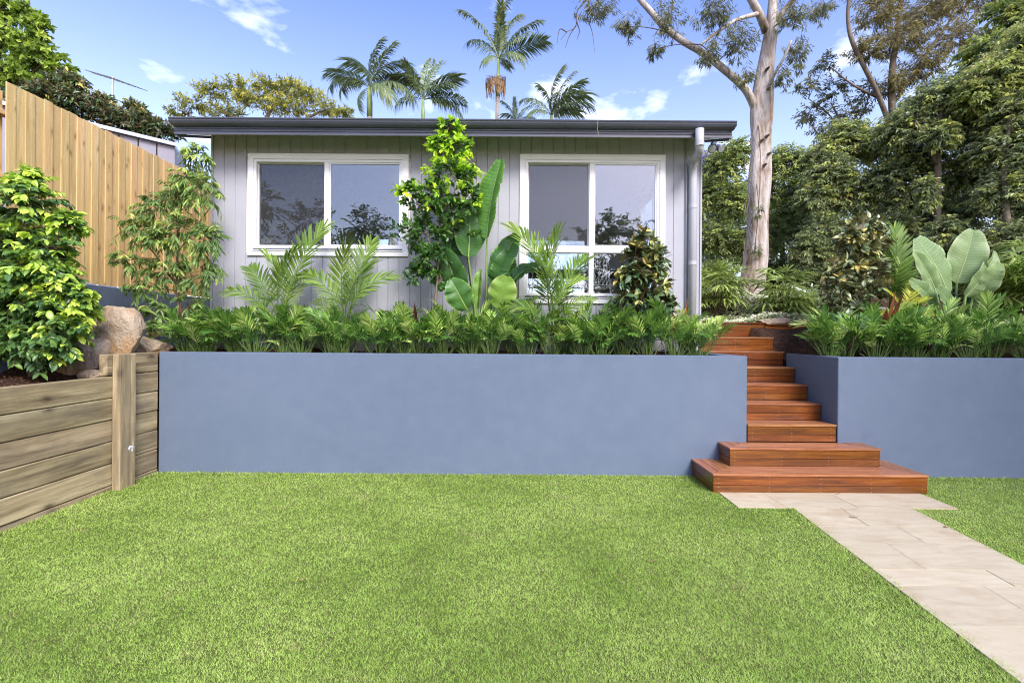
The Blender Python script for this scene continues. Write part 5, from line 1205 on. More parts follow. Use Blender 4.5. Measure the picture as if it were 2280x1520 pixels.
# large arching fronds at the far end of the bed
KEN = [frond('frond', 1.25, 70, -25, 22, .46, .042, .26, 18, .5, 70, 30, 340 + k, G_['palm'], .010, tint0=.3 + .12 * k, tvar=.12, tipy=.1) for k in range(2)]
b = P(2330, 735, 6.6); b.z = float(terrain(np.array(b.x), np.array(b.y))); th = thing('kentia_palm', b, 'large arching broad-leaflet palm at the hedge end of the bed', 'palm')
g = Geo(); tube(g, [b - Vector((0, 0, .03)), b + Vector((0, 0, .5))], [.05, .03], 8); g.obj('stem', M_['shaft'], th)
for k in range(11): put_frond(KEN[k % 2], th, b + Vector((0, 0, .45)), R(150 + 33 * k + random.uniform(-12, 12)), random.uniform(-.1, .25), random.uniform(.85, 1.1), random.uniform(-.3, .3))

# ------------------------------------------------------------------ variegated ground cover under the gum
g = Geo(); n = 15000; r = np.random.default_rng(77)
x = r.uniform(2.3, 5.4, n); y = r.uniform(7.38, 9.6, n)
hz = terrain(x, y); mound = .06 + .16 * (.5 + .5 * np.sin(x * 3.3 + 1)) * (.6 + .4 * np.sin(y * 4 + x)); zz = hz + mound * r.random(n) ** .4
a = r.uniform(0, 6.28, n); D = np.stack([np.cos(a), np.sin(a), r.normal(.25, .3, n)], -1); Nn = np.stack([r.normal(0, .5, n), r.normal(-.3, .5, n), np.ones(n)], -1)
leaves(g, np.stack([x, y, zz], -1), D, Nn, r.uniform(.03, .055, n), r.uniform(.018, .028, n), .2, .15, np.clip(r.beta(1.2, 1.2, n) * .55 + .45 * (zz - hz) / (mound + .01), 0, 1), 2)
tag(g.obj('variegated_ground_cover', G_['jasmine']), 'cream-flecked ground cover spreading under the gum tree', 'ground cover', kind='stuff')
DENS = 1.0
# ------------------------------------------------------------------ boulders
def boulder(name, c, size, seed, lab, planes=13, rz=0.0, tilt=0.0, sub=4, par=None):
    r = np.random.default_rng(seed); bm = bmesh.new(); bmesh.ops.create_icosphere(bm, subdivisions=sub, radius=1.0)
    co = np.array([tuple(v.co) for v in bm.verts]); nr = unit(r.normal(0, 1, (planes, 3))); dist = r.uniform(.58, .84, planes)
    co = np.sign(co) * np.abs(co) ** .72
    for nn, dd in zip(nr, dist):
        h = co @ nn; co = co - np.outer(np.clip(h - dd, 0, None) * .97, nn)
    k = r.normal(0, 1, (6, 3)) * 2.2; ph = r.uniform(0, 6.28, 6)
    co = co * (1 + .045 * np.sum(np.sin(co @ k.T + ph), 1)[:, None] * .55 + r.normal(0, .008, (len(co), 1)))
    k2 = r.normal(0, 1, (8, 3)) * 6.5; p2 = r.uniform(0, 6.28, 8); co = co * (1 + .05 * np.abs(np.sum(np.sin(co @ k2.T + p2), 1) / 3)[:, None] - .03)
    co = co * np.array(size)
    for v, q in zip(bm.verts, co): v.co = q
    me = bpy.data.meshes.new(name); bm.to_mesh(me); bm.free(); me.materials.append(M_['rock'])
    for p in me.polygons: p.use_smooth = False
    o = add(me, name, None, T(c) @ Matrix.Rotation(rz, 4, 'Z') @ Matrix.Rotation(tilt, 4, 'Y')); tag(o, lab, 'boulder', 'sandstone boulders in the beds'); return o
def rock_at(px0, px1, py0, py1, Y, dep, seed, lab, rz=0.0, tilt=0.0, planes=13):
    a, b_ = P(px0, (py0 + py1) / 2, Y), P(px1, (py0 + py1) / 2, Y); t_, u_ = P((px0 + px1) / 2, py0, Y), P((px0 + px1) / 2, py1, Y)
    boulder('boulder', Vector(((a.x + b_.x) / 2, Y, (t_.z + u_.z) / 2)), ((b_.x - a.x) / 2 * 1.12, dep, (t_.z - u_.z) / 2 * 1.1), seed, lab, planes, rz, tilt)
rock_at(228, 312, 686, 822, 5.00, .16, 5, 'tall pale sandstone boulder standing behind the sleeper wall post', .3, -.08, 13)
rock_at(110, 252, 700, 862, 5.02, .22, 9, 'wide brown sandstone boulder leaning beside the tall pale one', -.3, .25, 10)
rock_at(160, 214, 668, 715, 5.25, .12, 12, 'rounded sandstone boulder peeping over the lilly pilly leaves', .1, 0, 10)
rock_at(178, 240, 822, 846, 4.72, .07, 14, 'small flat sandstone piece lying on the sleeper bed', .2, .1, 10)
rock_at(296, 372, 748, 800, 5.45, .13, 17, 'low sandstone boulder between the sleeper corner and the weeping tree', .4, 0, 10)
rock_at(332, 356, 728, 752, 5.5, .06, 19, 'fist-sized sandstone piece on top of the low boulder', .1, 0, 10)
rock_at(1688, 1762, 706, 728, 7.45, .12, 23, 'flat grey-pink stone on the bed at the head of the stairs', .2, 0, 10)

# ------------------------------------------------------------------ the big gum tree
GY = 9.3
th = thing('gum_tree', P(1668, 700, GY), 'tall pale-barked gum tree with a long bare limb reaching over the roof', 'tree')
def rough(pts, rad, seed, amp=.06):
    return pts, rad
k = GY / FPX
mp, _ = limb([(1660, 715, GY), (1668, 660, GY), (1682, 560, GY), (1690, 450, GY), (1693, 350, GY), (1696, 260, GY), (1702, 190, GY), (1712, 100, GY), (1719, 20, GY), (1722, -120, GY), (1730, -330, GY)], 1, 1, 44)
mr = np.interp(np.linspace(0, 1, 44), [0, .05, .12, .3, .42, .50, .62, .8, 1], np.array([40, 31, 25, 20.5, 20, 24, 18, 15, 9]) * k)
g = Geo(); tube(g, mp, mr, 26)
V = g.V[0]; r = np.random.default_rng(3); kk = r.normal(0, 1, (9, 3)) * np.array([7, 7, 2.2]); ph = r.uniform(0, 6.28, 9)
ctr = np.repeat(mp, 26, 0); disp = .012 * np.sum(np.sin(V[:len(ctr)] @ kk.T + ph), 1)
V[:len(ctr)] += unit(V[:len(ctr)] - ctr) * disp[:, None]
def gl_(pts, r0, r1, n=None):
    p_, rr_ = limb(pts, r0 * k, r1 * k, n); tube(g, p_, rr_, 12); return p_, rr_
Lb = [gl_([(1684, 250, GY), (1672, 220, GY - .1), (1652, 190, GY - .2), (1600, 145, GY - .3), (1560, 115, GY - .3), (1520, 92, GY - .4), (1478, 60, GY - .4), (1448, 25, GY - .4), (1418, -10, GY - .4), (1380, -80, GY - .4), (1300, -160, GY - .4)], 9, 4.8, 30),
      gl_([(1706, 70, GY), (1690, 30, GY - .2), (1668, -10, GY - .3), (1640, -80, GY - .3)], 9, 7), gl_([(1722, 60, GY), (1745, 25, GY), (1778, -12, GY - .2), (1840, -80, GY - .2)], 6.5, 4.5),
      gl_([(1702, 215, GY - .05), (1722, 170, GY - .3), (1745, 130, GY - .5), (1762, 90, GY - .6)], 4, 2), gl_([(1690, 30, GY - .2), (1640, 45, GY - .5), (1600, 70, GY - .7), (1560, 100, GY - .8)], 5, 2),
      gl_([(1418, -10, GY - .4), (1370, -20, GY - .5), (1330, 0, GY - .6)], 6, 3)]
g.obj('trunk', M_['gumbark'], th, smooth=True)
gs_ = Geo()
for (x_, y_) in [(1712, 150), (1714, 195), (1712, 300), (1700, 310), (1716, 340), (1706, 365)]:
    c = P(x_, y_, GY - .24); tube(gs_, [c + Vector((0, .1, 0)), c, c - Vector((0, .03, 0.01))], [.03, .02, .008], 8)
for s_ in range(16):
    c = P(1660 + random.uniform(-6, 18), 560 - s_ * 18, GY - .24); p_ = [c, c + Vector((random.uniform(-.04, .02), -.06, -.12)), c + Vector((random.uniform(-.08, .03), -.09, -.30))]; tube(gs_, p_, [.012, .008, .003], 4)
gs_.obj('bark_strips', M_['bark'], th)['kind'] = 'stuff'
cl = [E(1330, 20, GY - .5, 60, 34, 50, .8), E(1400, 60, GY - .6, 40, 34, 40, .6), E(1490, 40, GY - .5, 50, 60, 50, .9), E(1460, 110, GY - .4, 26, 30, 30, .4), E(1590, 30, GY - .8, 60, 60, 60, 1.1), E(1580, 120, GY - .8, 34, 40, 40, .6), E(1650, 90, GY - .7, 40, 70, 50, .9),
      E(1660, 170, GY - .6, 30, 36, 36, .4), E(1760, 40, GY - .4, 40, 54, 50, .8), E(1775, 120, GY - .5, 30, 60, 40, .7), E(1745, 170, GY - .5, 22, 36, 30, .35), E(1830, 20, GY - .3, 40, 40, 40, .6), E(1690, 470, GY - .35, 20, 24, 12, .12), E(1680, 560, GY - .3, 24, 22, 14, .12),
      E(1400, -90, GY, 140, 60, 100, 1.2), E(1560, -90, GY, 120, 60, 100, 1.2), E(1720, -100, GY, 120, 60, 100, 1.2), E(1860, -90, GY, 100, 50, 80, 1), E(1650, -220, GY, 200, 80, 150, 1.5)]
leafy(th, [(p_, r_ * .02) for p_, r_ in Lb], cl, G_['gum'], M_['twig'], 58, 11, (.108, .0155), (.0, .5), -.42, 1.2, .9, 2, .0042, .2, 41, limb_r=.011, fold=.12, curl=.18, side=.6, shell=.15, crown='crown')
g = Geo()                                              # bare hanging twigs at the tip of the limb
for pts in ([(1330, -5, 8.9), (1300, 5, 8.9), (1284, 30, 8.9), (1282, 60, 8.9), (1262, 72, 8.9), (1248, 90, 8.9)], [(1282, 58, 8.9), (1268, 80, 8.9), (1258, 108, 8.9)], [(1284, 50, 8.9), (1290, 70, 8.9), (1284, 90, 8.9)], [(1310, 0, 8.9), (1308, 40, 8.9), (1318, 70, 8.9), (1324, 116, 8.9)], [(1262, 72, 8.9), (1246, 66, 8.9), (1240, 100, 8.9)]):
    p_, r_ = limb(pts, .012, .003); tube(g, p_, r_, 5)
g.obj('bare_twigs', M_['twig'], th)

# ------------------------------------------------------------------ hedge and trees on the stair side
def big_tree(name, lab, base, tr, cl, mat, seed, tw=34, nl=13, leaf=(.13, .05), yg=(.25, .3), sag=.10, grav=.35, cat='tree', bm='bark', grp=None, mode=2, tr_=.006, **kw):
    th = thing(name, base, lab, cat, grp)
    leafy(th, [limb(*t_) for t_ in tr], cl, mat, M_[bm], tw, nl, leaf, yg, sag, grav, .85, mode, tr_, .2, seed, **kw); return th
DENS = 4.6
hd = 'hedge trees on the stair side'
big_tree('hedge_tree', 'bushy green hedge tree between the house corner and the gum trunk', P(1600, 690, 12), [([(1600, 700, 12), (1600, 560, 12), (1605, 400, 12)], .08, .03)],
         [E(1600, 380, 12, 60, 60, 60, 1.2, .3), E(1640, 340, 12, 50, 36, 50, .8, .4), E(1570, 440, 12, 46, 60, 50, 1.0), E(1630, 450, 11.8, 60, 60, 60, 1.3), E(1600, 530, 11.8, 70, 50, 60, 1.3), E(1585, 620, 11.6, 60, 50, 50, 1.0), E(1660, 540, 11.8, 50, 60, 50, 1.0)], G_['bright'], 51, 46, 13, (.088, .032), grp=hd)
big_tree('hedge_tree', 'light green hedge tree directly behind the gum trunk', P(1740, 690, 12.6), [([(1740, 700, 12.6), (1742, 560, 12.6), (1745, 400, 12.6)], .08, .03)],
         [E(1745, 365, 12.6, 66, 48, 60, 1.2, .6), E(1700, 420, 12.5, 50, 60, 50, 1.0, .3), E(1780, 430, 12.4, 56, 60, 60, 1.2, .2), E(1740, 520, 12.2, 70, 60, 60, 1.4), E(1720, 610, 12, 60, 50, 50, 1.1), E(1790, 600, 12, 60, 56, 50, 1.1), E(1800, 370, 12.4, 46, 44, 50, .9, .4), E(1770, 480, 12.2, 56, 50, 50, 1.0)], G_['bright'], 52, 46, 13, (.088, .032), grp=hd)
big_tree('hedge_tree', 'dark hedge tree with drooping leaves beside the gum trunk', P(1860, 690, 10.8), [([(1862, 700, 10.8), (1860, 560, 10.8), (1866, 420, 10.8), (1880, 330, 10.8)], .07, .03), ([(1860, 560, 10.8), (1830, 480, 10.7), (1800, 420, 10.6)], .03, .015)],
         [E(1830, 345, 10.8, 46, 36, 50, .8, .5), E(1880, 300, 10.9, 60, 40, 60, 1.0, .5), E(1945, 330, 10.9, 50, 46, 60, 1.0, .4), E(1890, 325, 10.8, 70, 46, 60, 1.2, .45), E(1850, 385, 10.6, 66, 50, 60, 1.3), E(1815, 440, 10.6, 50, 50, 50, 1.0), E(1900, 430, 10.6, 70, 56, 60, 1.3), E(1840, 520, 10.5, 66, 56, 60, 1.3), E(1910, 530, 10.5, 66, 56, 60, 1.3), E(1850, 610, 10.4, 70, 56, 60, 1.3), E(1930, 640, 10.3, 60, 50, 50, 1.0), E(1800, 560, 10.4, 46, 56, 50, .9)], G_['hedge'], 53, 50, 13, (.088, .032), grp=hd)
big_tree('hedge_tree', 'tall dark hedge tree showing a mottled trunk', P(2088, 700, 9.6), [([(2084, 720, 9.6), (2086, 560, 9.6), (2088, 420, 9.6), (2090, 300, 9.6), (2100, 210, 9.6)], .075, .04), ([(2088, 370, 9.6), (2060, 310, 9.4), (2040, 270, 9.4)], .03, .015), ([(2089, 350, 9.6), (2130, 290, 9.5), (2160, 240, 9.5)], .03, .015)],
         [E(2090, 225, 9.8, 90, 60, 80, 1.4, .35), E(2010, 290, 9.9, 70, 60, 70, 1.3, .35), E(2160, 290, 9.7, 80, 60, 70, 1.3, .2), E(2040, 360, 10.1, 70, 46, 60, 1.2), E(1985, 400, 10.2, 60, 60, 60, 1.2), E(2150, 390, 9.9, 70, 60, 60, 1.3), E(2030, 450, 10.2, 80, 46, 60, 1.3), E(2130, 480, 10.0, 90, 56, 60, 1.4), E(2000, 520, 10.0, 70, 56, 60, 1.2), E(2090, 570, 10.1, 80, 56, 60, 1.3), E(2030, 620, 9.8, 80, 50, 60, 1.1), E(2150, 620, 9.8, 80, 60, 60, 1.2), E(2095, 300, 9.3, 50, 40, 30, .6), E(2110, 520, 9.2, 60, 50, 30, .6), E(2065, 430, 9.3, 30, 50, 24, .35)], G_['hedge'], 54, 54, 13, (.088, .032), grp=hd)
big_tree('hedge_tree', 'dark hedge tree with bright crown above the large lady palm', P(2260, 720, 8.8), [([(2262, 740, 8.8), (2256, 600, 8.8), (2240, 470, 8.8), (2236, 360, 8.8), (2250, 250, 8.8)], .08, .03), ([(2300, 700, 8.8), (2310, 500, 8.8), (2300, 300, 8.8)], .06, .03)],
         [E(2230, 170, 9, 90, 60, 80, 1.3, .75), E(2290, 100, 9, 80, 60, 80, 1.2, .85), E(2180, 215, 9.1, 60, 46, 60, .9, .8), E(2270, 250, 8.9, 90, 60, 70, 1.3, .4), E(2230, 330, 9, 80, 60, 70, 1.3), E(2300, 360, 8.8, 80, 60, 60, 1.3), E(2240, 430, 8.9, 80, 60, 60, 1.3), E(2310, 480, 8.8, 80, 60, 60, 1.3), E(2250, 540, 8.8, 80, 60, 60, 1.3), E(2330, 600, 8.6, 90, 70, 60, 1.3), E(2240, 640, 8.6, 80, 60, 60, 1.1), E(2380, 300, 8.6, 100, 120, 80, 1.5), E(2420, 500, 8.6, 100, 120, 80, 1.5)], G_['hedge'], 55, 50, 13, (.088, .032), grp=hd)
DENS = 2.4
big_tree('hedge_tree', 'shaded hedge tree filling the gap low behind the house corner', P(1610, 690, 15), [([(1610, 700, 15), (1612, 600, 15), (1620, 480, 15)], .08, .03)],
         [E(1570, 470, 15, 60, 60, 60, 1), E(1640, 460, 15, 60, 60, 60, 1), E(1590, 560, 15, 70, 60, 60, 1.2), E(1680, 560, 15, 70, 60, 60, 1.2), E(1600, 650, 15, 80, 56, 60, 1.2), E(1700, 650, 15, 80, 56, 60, 1.2), E(1720, 470, 15, 60, 60, 60, 1)], G_['hedge'], 71, 40, 12, (.16, .06), grp=hd)
big_tree('hedge_tree', 'shaded hedge tree low behind the mottled trunk', P(1930, 690, 14), [([(1930, 700, 14), (1932, 560, 14), (1940, 440, 14)], .08, .03)],
         [E(1850, 470, 14, 70, 60, 60, 1), E(1950, 460, 14, 70, 60, 60, 1), E(2050, 450, 14, 70, 60, 60, 1), E(1840, 570, 14, 80, 60, 60, 1.2), E(1950, 570, 14, 80, 60, 60, 1.2), E(2060, 560, 14, 80, 60, 60, 1.2), E(1870, 660, 14, 90, 56, 60, 1.2), E(2010, 660, 14, 90, 56, 60, 1.2)], G_['hedge'], 72, 40, 12, (.15, .055), grp=hd)
big_tree('hedge_tree', 'shaded hedge tree low behind the large lady palm', P(2220, 690, 13), [([(2220, 700, 13), (2222, 560, 13), (2230, 440, 13)], .08, .03)],
         [E(2150, 440, 13, 70, 60, 60, 1), E(2250, 430, 13, 70, 60, 60, 1), E(2350, 420, 13, 80, 80, 60, 1.2), E(2150, 550, 13, 80, 60, 60, 1.2), E(2260, 540, 13, 80, 60, 60, 1.2), E(2170, 650, 13, 90, 56, 60, 1.2), E(2290, 650, 13, 90, 56, 60, 1.2)], G_['hedge'], 73, 40, 12, (.14, .05), grp=hd)
DENS = 1.9
big_tree('bushy_tree', 'bright green feathery tree filling the upper corner above the dark hedge', P(2300, 600, 11.5), [([(2300, 640, 11.5), (2290, 350, 11.5), (2270, 150, 11.5), (2260, 20, 11.5)], .14, .05)],
         [E(2270, 60, 11.5, 70, 70, 80, 1.3, .6), E(2200, 120, 11.5, 70, 50, 70, 1.2, .6), E(2150, 190, 11.6, 60, 46, 60, 1.0, .5), E(2290, 160, 11.3, 80, 60, 80, 1.2, .4), E(2330, 20, 11.5, 90, 90, 90, 1.4, .5), E(2110, 240, 11.6, 50, 36, 50, .7, .4), E(2240, 20, 11.6, 50, 40, 60, .6, .5)], G_['bright'], 56, 46, 15, (.13, .045))
big_tree('eucalypt', 'olive-brown sparse eucalypt rising behind the dark hedge', P(1985, 600, 14), [([(2030, 640, 14), (2010, 420, 14), (1990, 280, 14), (1985, 170, 14), (2000, 60, 14), (2010, -60, 14)], .13, .05), ([(1990, 300, 14), (1950, 200, 13.8), (1900, 100, 13.6), (1888, 40, 13.6), (1892, -20, 13.6)], .07, .04), ([(1990, 230, 14), (2050, 140, 14), (2120, 40, 14)], .06, .03), ([(1960, 220, 14), (1900, 190, 13.8), (1850, 150, 13.8)], .04, .015)],
         [E(1950, 30, 13.8, 60, 46, 70, 1.0), E(2010, 90, 13.9, 70, 56, 80, 1.3), E(2070, 20, 14, 80, 50, 80, 1.3), E(1930, 110, 13.7, 50, 40, 50, .7), E(2060, 150, 14, 60, 46, 70, 1.0), E(2140, 80, 14, 70, 56, 70, 1.0), E(1985, 190, 14, 46, 36, 50, .6), E(2160, -10, 14, 90, 50, 80, 1.2), E(2000, -40, 14, 140, 40, 90, 1.4)], G_['gum2'], 57, 42, 14, (.16, .026), (0, .5), -.2, .9, shell=.4, limb_r=.02)
big_tree('wattle_tree', 'thin airy tree with open grey-green sprays against the sky', P(1900, 600, 15), [([(1905, 600, 15), (1900, 400, 15), (1880, 290, 15), (1850, 230, 15)], .08, .02), ([(1900, 340, 15), (1850, 260, 15), (1800, 220, 15)], .03, .012), ([(1895, 300, 15), (1930, 230, 15), (1940, 160, 15)], .03, .012), ([(1895, 380, 15), (1840, 320, 15), (1790, 260, 15)], .03, .012)],
         [E(1840, 140, 15, 34, 30, 50, .35), E(1800, 190, 15, 40, 26, 50, .35), E(1860, 200, 15, 44, 30, 60, .5), E(1810, 250, 15, 50, 28, 60, .5), E(1890, 260, 15, 50, 36, 60, .7), E(1850, 290, 15, 56, 26, 60, .6), E(1930, 210, 15, 36, 40, 50, .5)], G_['gum'], 58, 34, 11, (.14, .04), (.1, .5), 0.0, .4, shell=.45, limb_r=.014)
DENS = 1.3
big_tree('jacaranda', 'purple-flowering jacaranda glimpsed past the house corner', P(1575, 600, 24), [([(1575, 600, 24), (1575, 420, 24)], .12, .05), ([(1575, 420, 24), (1590, 330, 24), (1610, 300, 24)], .05, .01), ([(1575, 420, 24), (1640, 320, 24), (1700, 290, 24)], .05, .01)],
         [E(1572, 370, 24, 30, 46, 40, 1.0), E(1580, 420, 24, 36, 40, 40, .8), E(1545, 380, 24, 40, 50, 50, .8)], G_['purple'], 59, 40, 9, (.2, .10), (0, .5), shell=.5)

# ------------------------------------------------------------------ trees beyond the fence and the roof
big_tree('liquidambar', 'light green spreading tree beyond the paling fence', P(0, 400, 15), [([(-60, 500, 15), (-40, 330, 15), (-20, 200, 15), (0, 60, 15), (10, -60, 15)], .2, .05), ([(-30, 260, 15), (50, 180, 14.8), (110, 130, 14.8)], .07, .02)],
         [E(20, 20, 15, 50, 40, 60, 1.0, .3), E(-20, 80, 15, 90, 50, 80, 1.4, .3), E(60, 90, 14.8, 56, 40, 60, 1.0, .35), E(95, 130, 14.8, 50, 34, 60, .9, .35), E(40, 160, 14.8, 80, 40, 70, 1.3, .3), E(130, 150, 14.8, 34, 24, 40, .5, .35), E(0, 200, 14.9, 80, 36, 70, 1.2, .2), E(-60, 150, 15, 90, 90, 80, 1.4), E(110, 190, 14.7, 50, 24, 50, .6, .3), E(60, 30, 14.9, 30, 26, 40, .45, .3), E(-40, -40, 15, 110, 60, 80, 1.2), E(90, 60, 14.9, 26, 22, 30, .35, .35)], G_['maple'], 61, 40, 12, (.17, .12), (.2, .2), .08, .25, whorl=True, shell=.5)
big_tree('magnolia_tree', 'dark bronze-leaved magnolia below the light green tree behind the fence', P(140, 400, 12), [([(140, 420, 12), (140, 300, 12), (150, 200, 12)], .07, .03)],
         [E(150, 190, 12, 42, 26, 44, 1.0), E(120, 215, 12, 50, 30, 50, 1.2), E(165, 225, 12, 34, 28, 44, .9), E(80, 230, 12, 50, 36, 50, 1.0), E(140, 255, 12, 60, 30, 50, 1.0), E(30, 240, 12, 60, 40, 50, 1.0)], G_['magnolia'], 62, 34, 10, (.17, .065), (.15, .3), -.05, .05, mode=2, whorl=True, up_bias=.5)
big_tree('magnolia_tree', 'dark bronze-leaved magnolia next to the aerial mast', P(230, 420, 12.2), [([(232, 420, 12.2), (230, 300, 12.2), (226, 230, 12.2)], .06, .025)],
         [E(225, 228, 12.2, 28, 18, 30, .7), E(235, 252, 12.2, 40, 20, 40, 1.0), E(210, 262, 12.2, 28, 24, 36, .6), E(262, 270, 12.2, 36, 22, 40, .9)], G_['magnolia'], 63, 30, 10, (.17, .065), (.15, .3), -.05, .05, mode=2, whorl=True, up_bias=.5)
big_tree('magnolia_tree', 'dark bronze-leaved magnolia over the shed roof near the gutter', P(315, 420, 12.4), [([(315, 420, 12.4), (312, 320, 12.4), (308, 250, 12.4)], .06, .025)],
         [E(300, 246, 12.4, 24, 18, 30, .6), E(315, 270, 12.4, 36, 22, 40, 1.0), E(345, 285, 12.4, 34, 22, 40, .9), E(300, 290, 12.4, 40, 20, 40, .8), E(370, 300, 12.4, 30, 20, 36, .6)], G_['magnolia'], 64, 30, 10, (.17, .065), (.15, .3), -.05, .05, mode=2, whorl=True, up_bias=.5)
big_tree('bushy_tree', 'olive-yellow feathery tree spreading behind the roof', P(580, 420, 24), [([(560, 520, 24), (560, 340, 24), (520, 270, 24), (470, 230, 24)], .2, .05), ([(560, 340, 24), (600, 250, 24), (640, 200, 24)], .14, .04), ([(565, 330, 24), (690, 260, 24), (740, 240, 24)], .1, .03), ([(555, 330, 24), (450, 280, 24), (410, 250, 24)], .1, .03), ([(600, 250, 24), (560, 210, 24), (530, 190, 24)], .06, .02)],
         [E(470, 205, 24, 46, 26, 60, 1.0), E(430, 235, 24, 46, 20, 60, .8), E(395, 248, 24, 26, 12, 40, .35), E(530, 200, 24, 50, 26, 60, 1.1), E(600, 195, 24, 50, 24, 60, 1.1), E(650, 195, 24, 50, 22, 60, 1.0), E(580, 225, 24, 70, 22, 70, 1.2, .6), E(690, 215, 24, 46, 24, 60, 1.0, .5), E(640, 240, 23.8, 80, 22, 70, 1.2, .6), E(735, 245, 24, 40, 18, 50, .7, .5), E(500, 250, 24, 70, 24, 60, .8), E(770, 252, 24, 26, 10, 40, .4)], G_['casuarina'], 65, 44, 14, (.20, .05), (.4, .1), .05, .15, whorl=True, shell=.4, limb_r=.03)

# palms behind the house
FP = [frond('frond', 1.0, 50 - 12 * k, -28 - 16 * k, 44, .34, .026, .16, 5 - 6 * k, .75, 55, 25, 700 + k, G_['farpalm'], .012, tint0=.25 + .06 * k, tvar=.12, segs=2, tipy=.1) for k in range(3)]
FU = [frond('frond', 1.0, 72, 30, 44, .30, .030, .14, 18, .5, 45, 20, 710 + k, G_['farpalm'], .012, tint0=.35 + .2 * k, tvar=.14, segs=2, tipy=.15, side_drop=.15) for k in range(2)]
def palm(base_px, cx, cy, Y, tips, lab, w, seed, shaft=0, seed_at=None):
    c = P(cx, cy, Y); b = P(base_px, 430, Y); th = thing('palm_tree', b, lab, 'palm', 'palms behind the house'); kx = Y / FPX
    g = Geo(); pts = [b, b.lerp(c, .5) + Vector((.05, 0, 0)), c]; p1 = b.lerp(c, .72)
    tube(g, [tuple(v) for v in (b, b.lerp(c, .35), p1)], [w * kx * .55, w * kx * .5, w * kx * .45], 10); g.obj('trunk', M_['palmbark'], th, smooth=True)
    g = Geo(); tube(g, [tuple(v) for v in (p1, b.lerp(c, .85), c)], [w * kx * .47, w * kx * .5, w * kx * .3], 10); g.obj('crownshaft', M_['shaft'], th, smooth=True)
    r = random.Random(seed); ms = FP + FU
    for (tx, ty, dy, kd) in tips:
        tp = P(tx, ty, Y + dy); d = tp - c; me = ms[kd]; co = np.zeros(len(me.vertices) * 3, np.float32); me.vertices.foreach_get('co', co); tipv = co.reshape(-1, 3)[71]
        az = math.atan2(d.y, d.x); hd = math.hypot(d.x, d.y); s = math.sqrt(hd * hd + d.z * d.z) / math.hypot(tipv[0], tipv[2]); tilt = math.atan2(d.z, hd) - math.atan2(tipv[2], tipv[0])
        put_frond(me, th, c, az, tilt, s, r.uniform(-.9, .9), chord=d)
    if seed_at:
        g = Geo(); q = P(*seed_at, Y)
        for i in range(150):
            a = r.uniform(0, 6.28); e = q + Vector((math.cos(a) * .55 * r.random() ** .5, math.sin(a) * .4, -.2 - .75 * r.random())); s0 = q + Vector((math.cos(a) * .1, math.sin(a) * .1, .1)); m_ = s0.lerp(e, .5) + Vector((math.cos(a) * .25, 0, .28)); tube(g, [s0, m_, e], [.008, .010, .014], 4)
        g.obj('seed_cluster', M_['seed'], th)
palm(823, 823, 195, 27, [(735, 190, .5, 0), (728, 160, -.8, 0), (775, 135, .8, 1), (850, 88, .3, 3), (880, 95, -.6, 4), (905, 140, .6, 0), (920, 215, -.5, 1), (800, 245, -.5, 1), (930, 180, 1.0, 0), (760, 200, 1.2, 1), (870, 215, -1.2, 2)], 'ragged palm behind the roof with the thickest trunk', 13, 1)
palm(942, 942, 222, 27, [(985, 135, .5, 3), (900, 135, -.5, 3), (1020, 172, .6, 0), (1040, 230, -.6, 0), (1030, 258, .5, 1), (880, 170, .8, 0), (880, 235, -.6, 1), (1015, 190, -1, 0), (960, 130, 1, 4)], 'small windswept palm behind the roof beside the lime-topped tree', 8, 2)
palm(1102, 1110, 132, 27, [(1028, 22, .3, 3), (1132, -4, .2, 3), (1115, 5, -.8, 4), (1202, 45, .5, 3), (1156, 32, 1.0, 4), (1216, 90, -.4, 0), (1042, 92, .4, 0), (1165, 130, -1.0, 1), (1075, 140, -.8, 1), (1135, 150, .9, 2), (1180, 70, -1, 3)], 'tallest palm behind the roof with an orange-brown seed cluster', 8, 3, seed_at=(1104, 180))
palm(1228, 1228, 258, 25, [(1252, 150, .3, 4), (1300, 180, .5, 3), (1318, 235, -.4, 0), (1290, 250, .8, 0), (1160, 222, .4, 0), (1175, 255, -.6, 1), (1200, 190, .8, 3), (1278, 160, -.8, 4), (1240, 205, -1, 1), (1305, 210, .9, 0)], 'bushy green palm low behind the roof', 10, 4)
palm(1150, 1150, 275, 26, [(1118, 225, .3, 3), (1145, 218, -.4, 4), (1180, 235, .5, 3), (1190, 262, -.3, 0), (1120, 255, .5, 0)], 'small yellow-green palm tip just showing over the gutter', 7, 5)

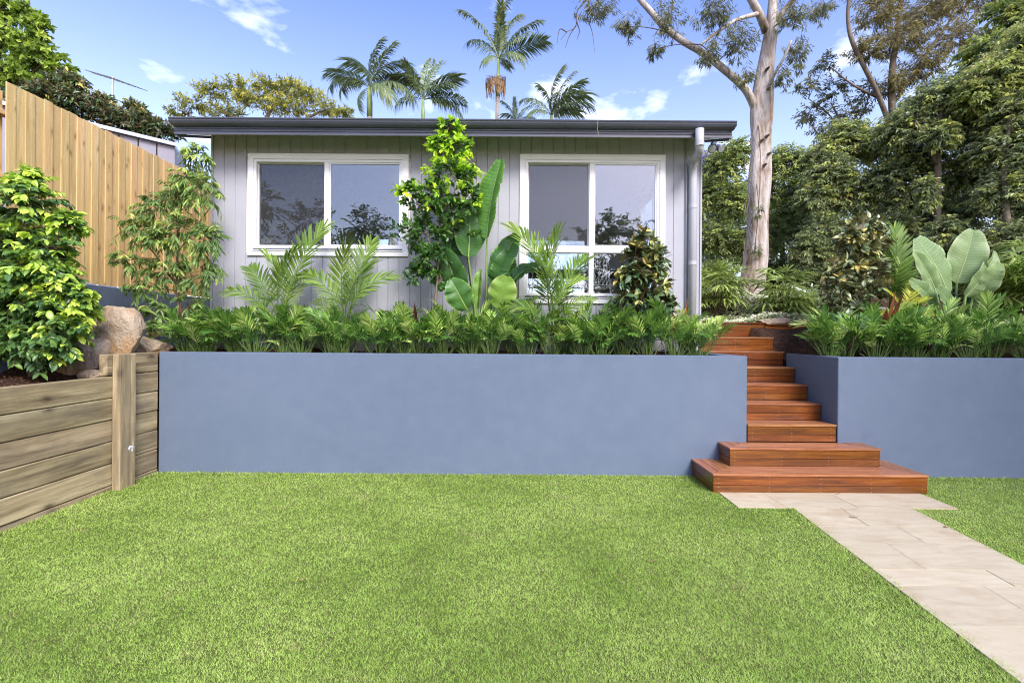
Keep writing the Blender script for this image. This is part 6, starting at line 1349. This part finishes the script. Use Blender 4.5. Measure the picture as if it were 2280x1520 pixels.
DENS = 1.0
# trees across the lawn, behind the camera: the window panes mirror them
for i, (x, y, w, h) in enumerate([(-9.5, -13, 4.4, 5.8), (-2.0, -14, 3.8, 5.9), (5.2, -13.5, 4.2, 4.9), (12.5, -13, 3.8, 5.2)]):
    th = thing('garden_tree', (x, y, 0), ['dark round tree mirrored in the wide window pane', 'dark round tree mirrored beside the window mullion', 'bushy tree mirrored in the tall window', 'bushy tree mirrored at the edge of the tall window'][i], 'tree', 'trees across the lawn mirrored in the windows')
    rr = random.Random(90 + i); cl = []
    for q in range(15): cl.append(((x + rr.uniform(-.8, .8) * w, y + rr.uniform(-1, 1), h * rr.uniform(.35, 1.36)), (w * .34, 1.3, h * .24), 1.0))
    leafy(th, [(np.array([(x, y, -.1), (x + .1, y, h * .5), (x, y, h)]), np.array([.16, .12, .06]))], cl, G_['hedge'], M_['bark'], 34, 12, (.24, .11), (.1, .5), .1, .3, .6, 2, .01, .2, 95 + i, limb_r=.03)
# the hedge goes on along the boundary beside the lawn and shades that end of the wall
th = thing('hedge_tree', (7.9, .4, 0), 'hedge tree beside the lawn that shades the wall end beyond the stairs', 'tree', hd)
leafy(th, [(np.array([(7.9, .4, -.1), (7.8, .4, 2.5), (7.9, .4, 5)]), np.array([.14, .1, .05]))], [((7.8 + random.uniform(-1.2, 1.0), .2 + random.uniform(-1.6, 1.2), 3.0 + .5 * q), (1.2, 1.2, .9), 1.0) for q in range(10)], G_['hedge'], M_['bark'], 40, 12, (.17, .07), (.1, .5), .1, .3, .6, 2, .008, .2, 99, limb_r=.03)
# a dry grass stalk caught on the gutter
g = Geo(); p_, r_ = limb([(1333, 302, 5.60), (1330, 285, 5.58), (1332, 268, 5.57), (1345, 255, 5.57), (1360, 247, 5.57)], .0022, .0012); tube(g, p_, r_, 4)
M_['straw'] = plain('dry_straw', (0.50, 0.42, 0.30), 0.8, 0.2)
tag(g.obj('dry_stalk', M_['straw']), 'dry grass stalk hanging over the charcoal gutter', 'twig')
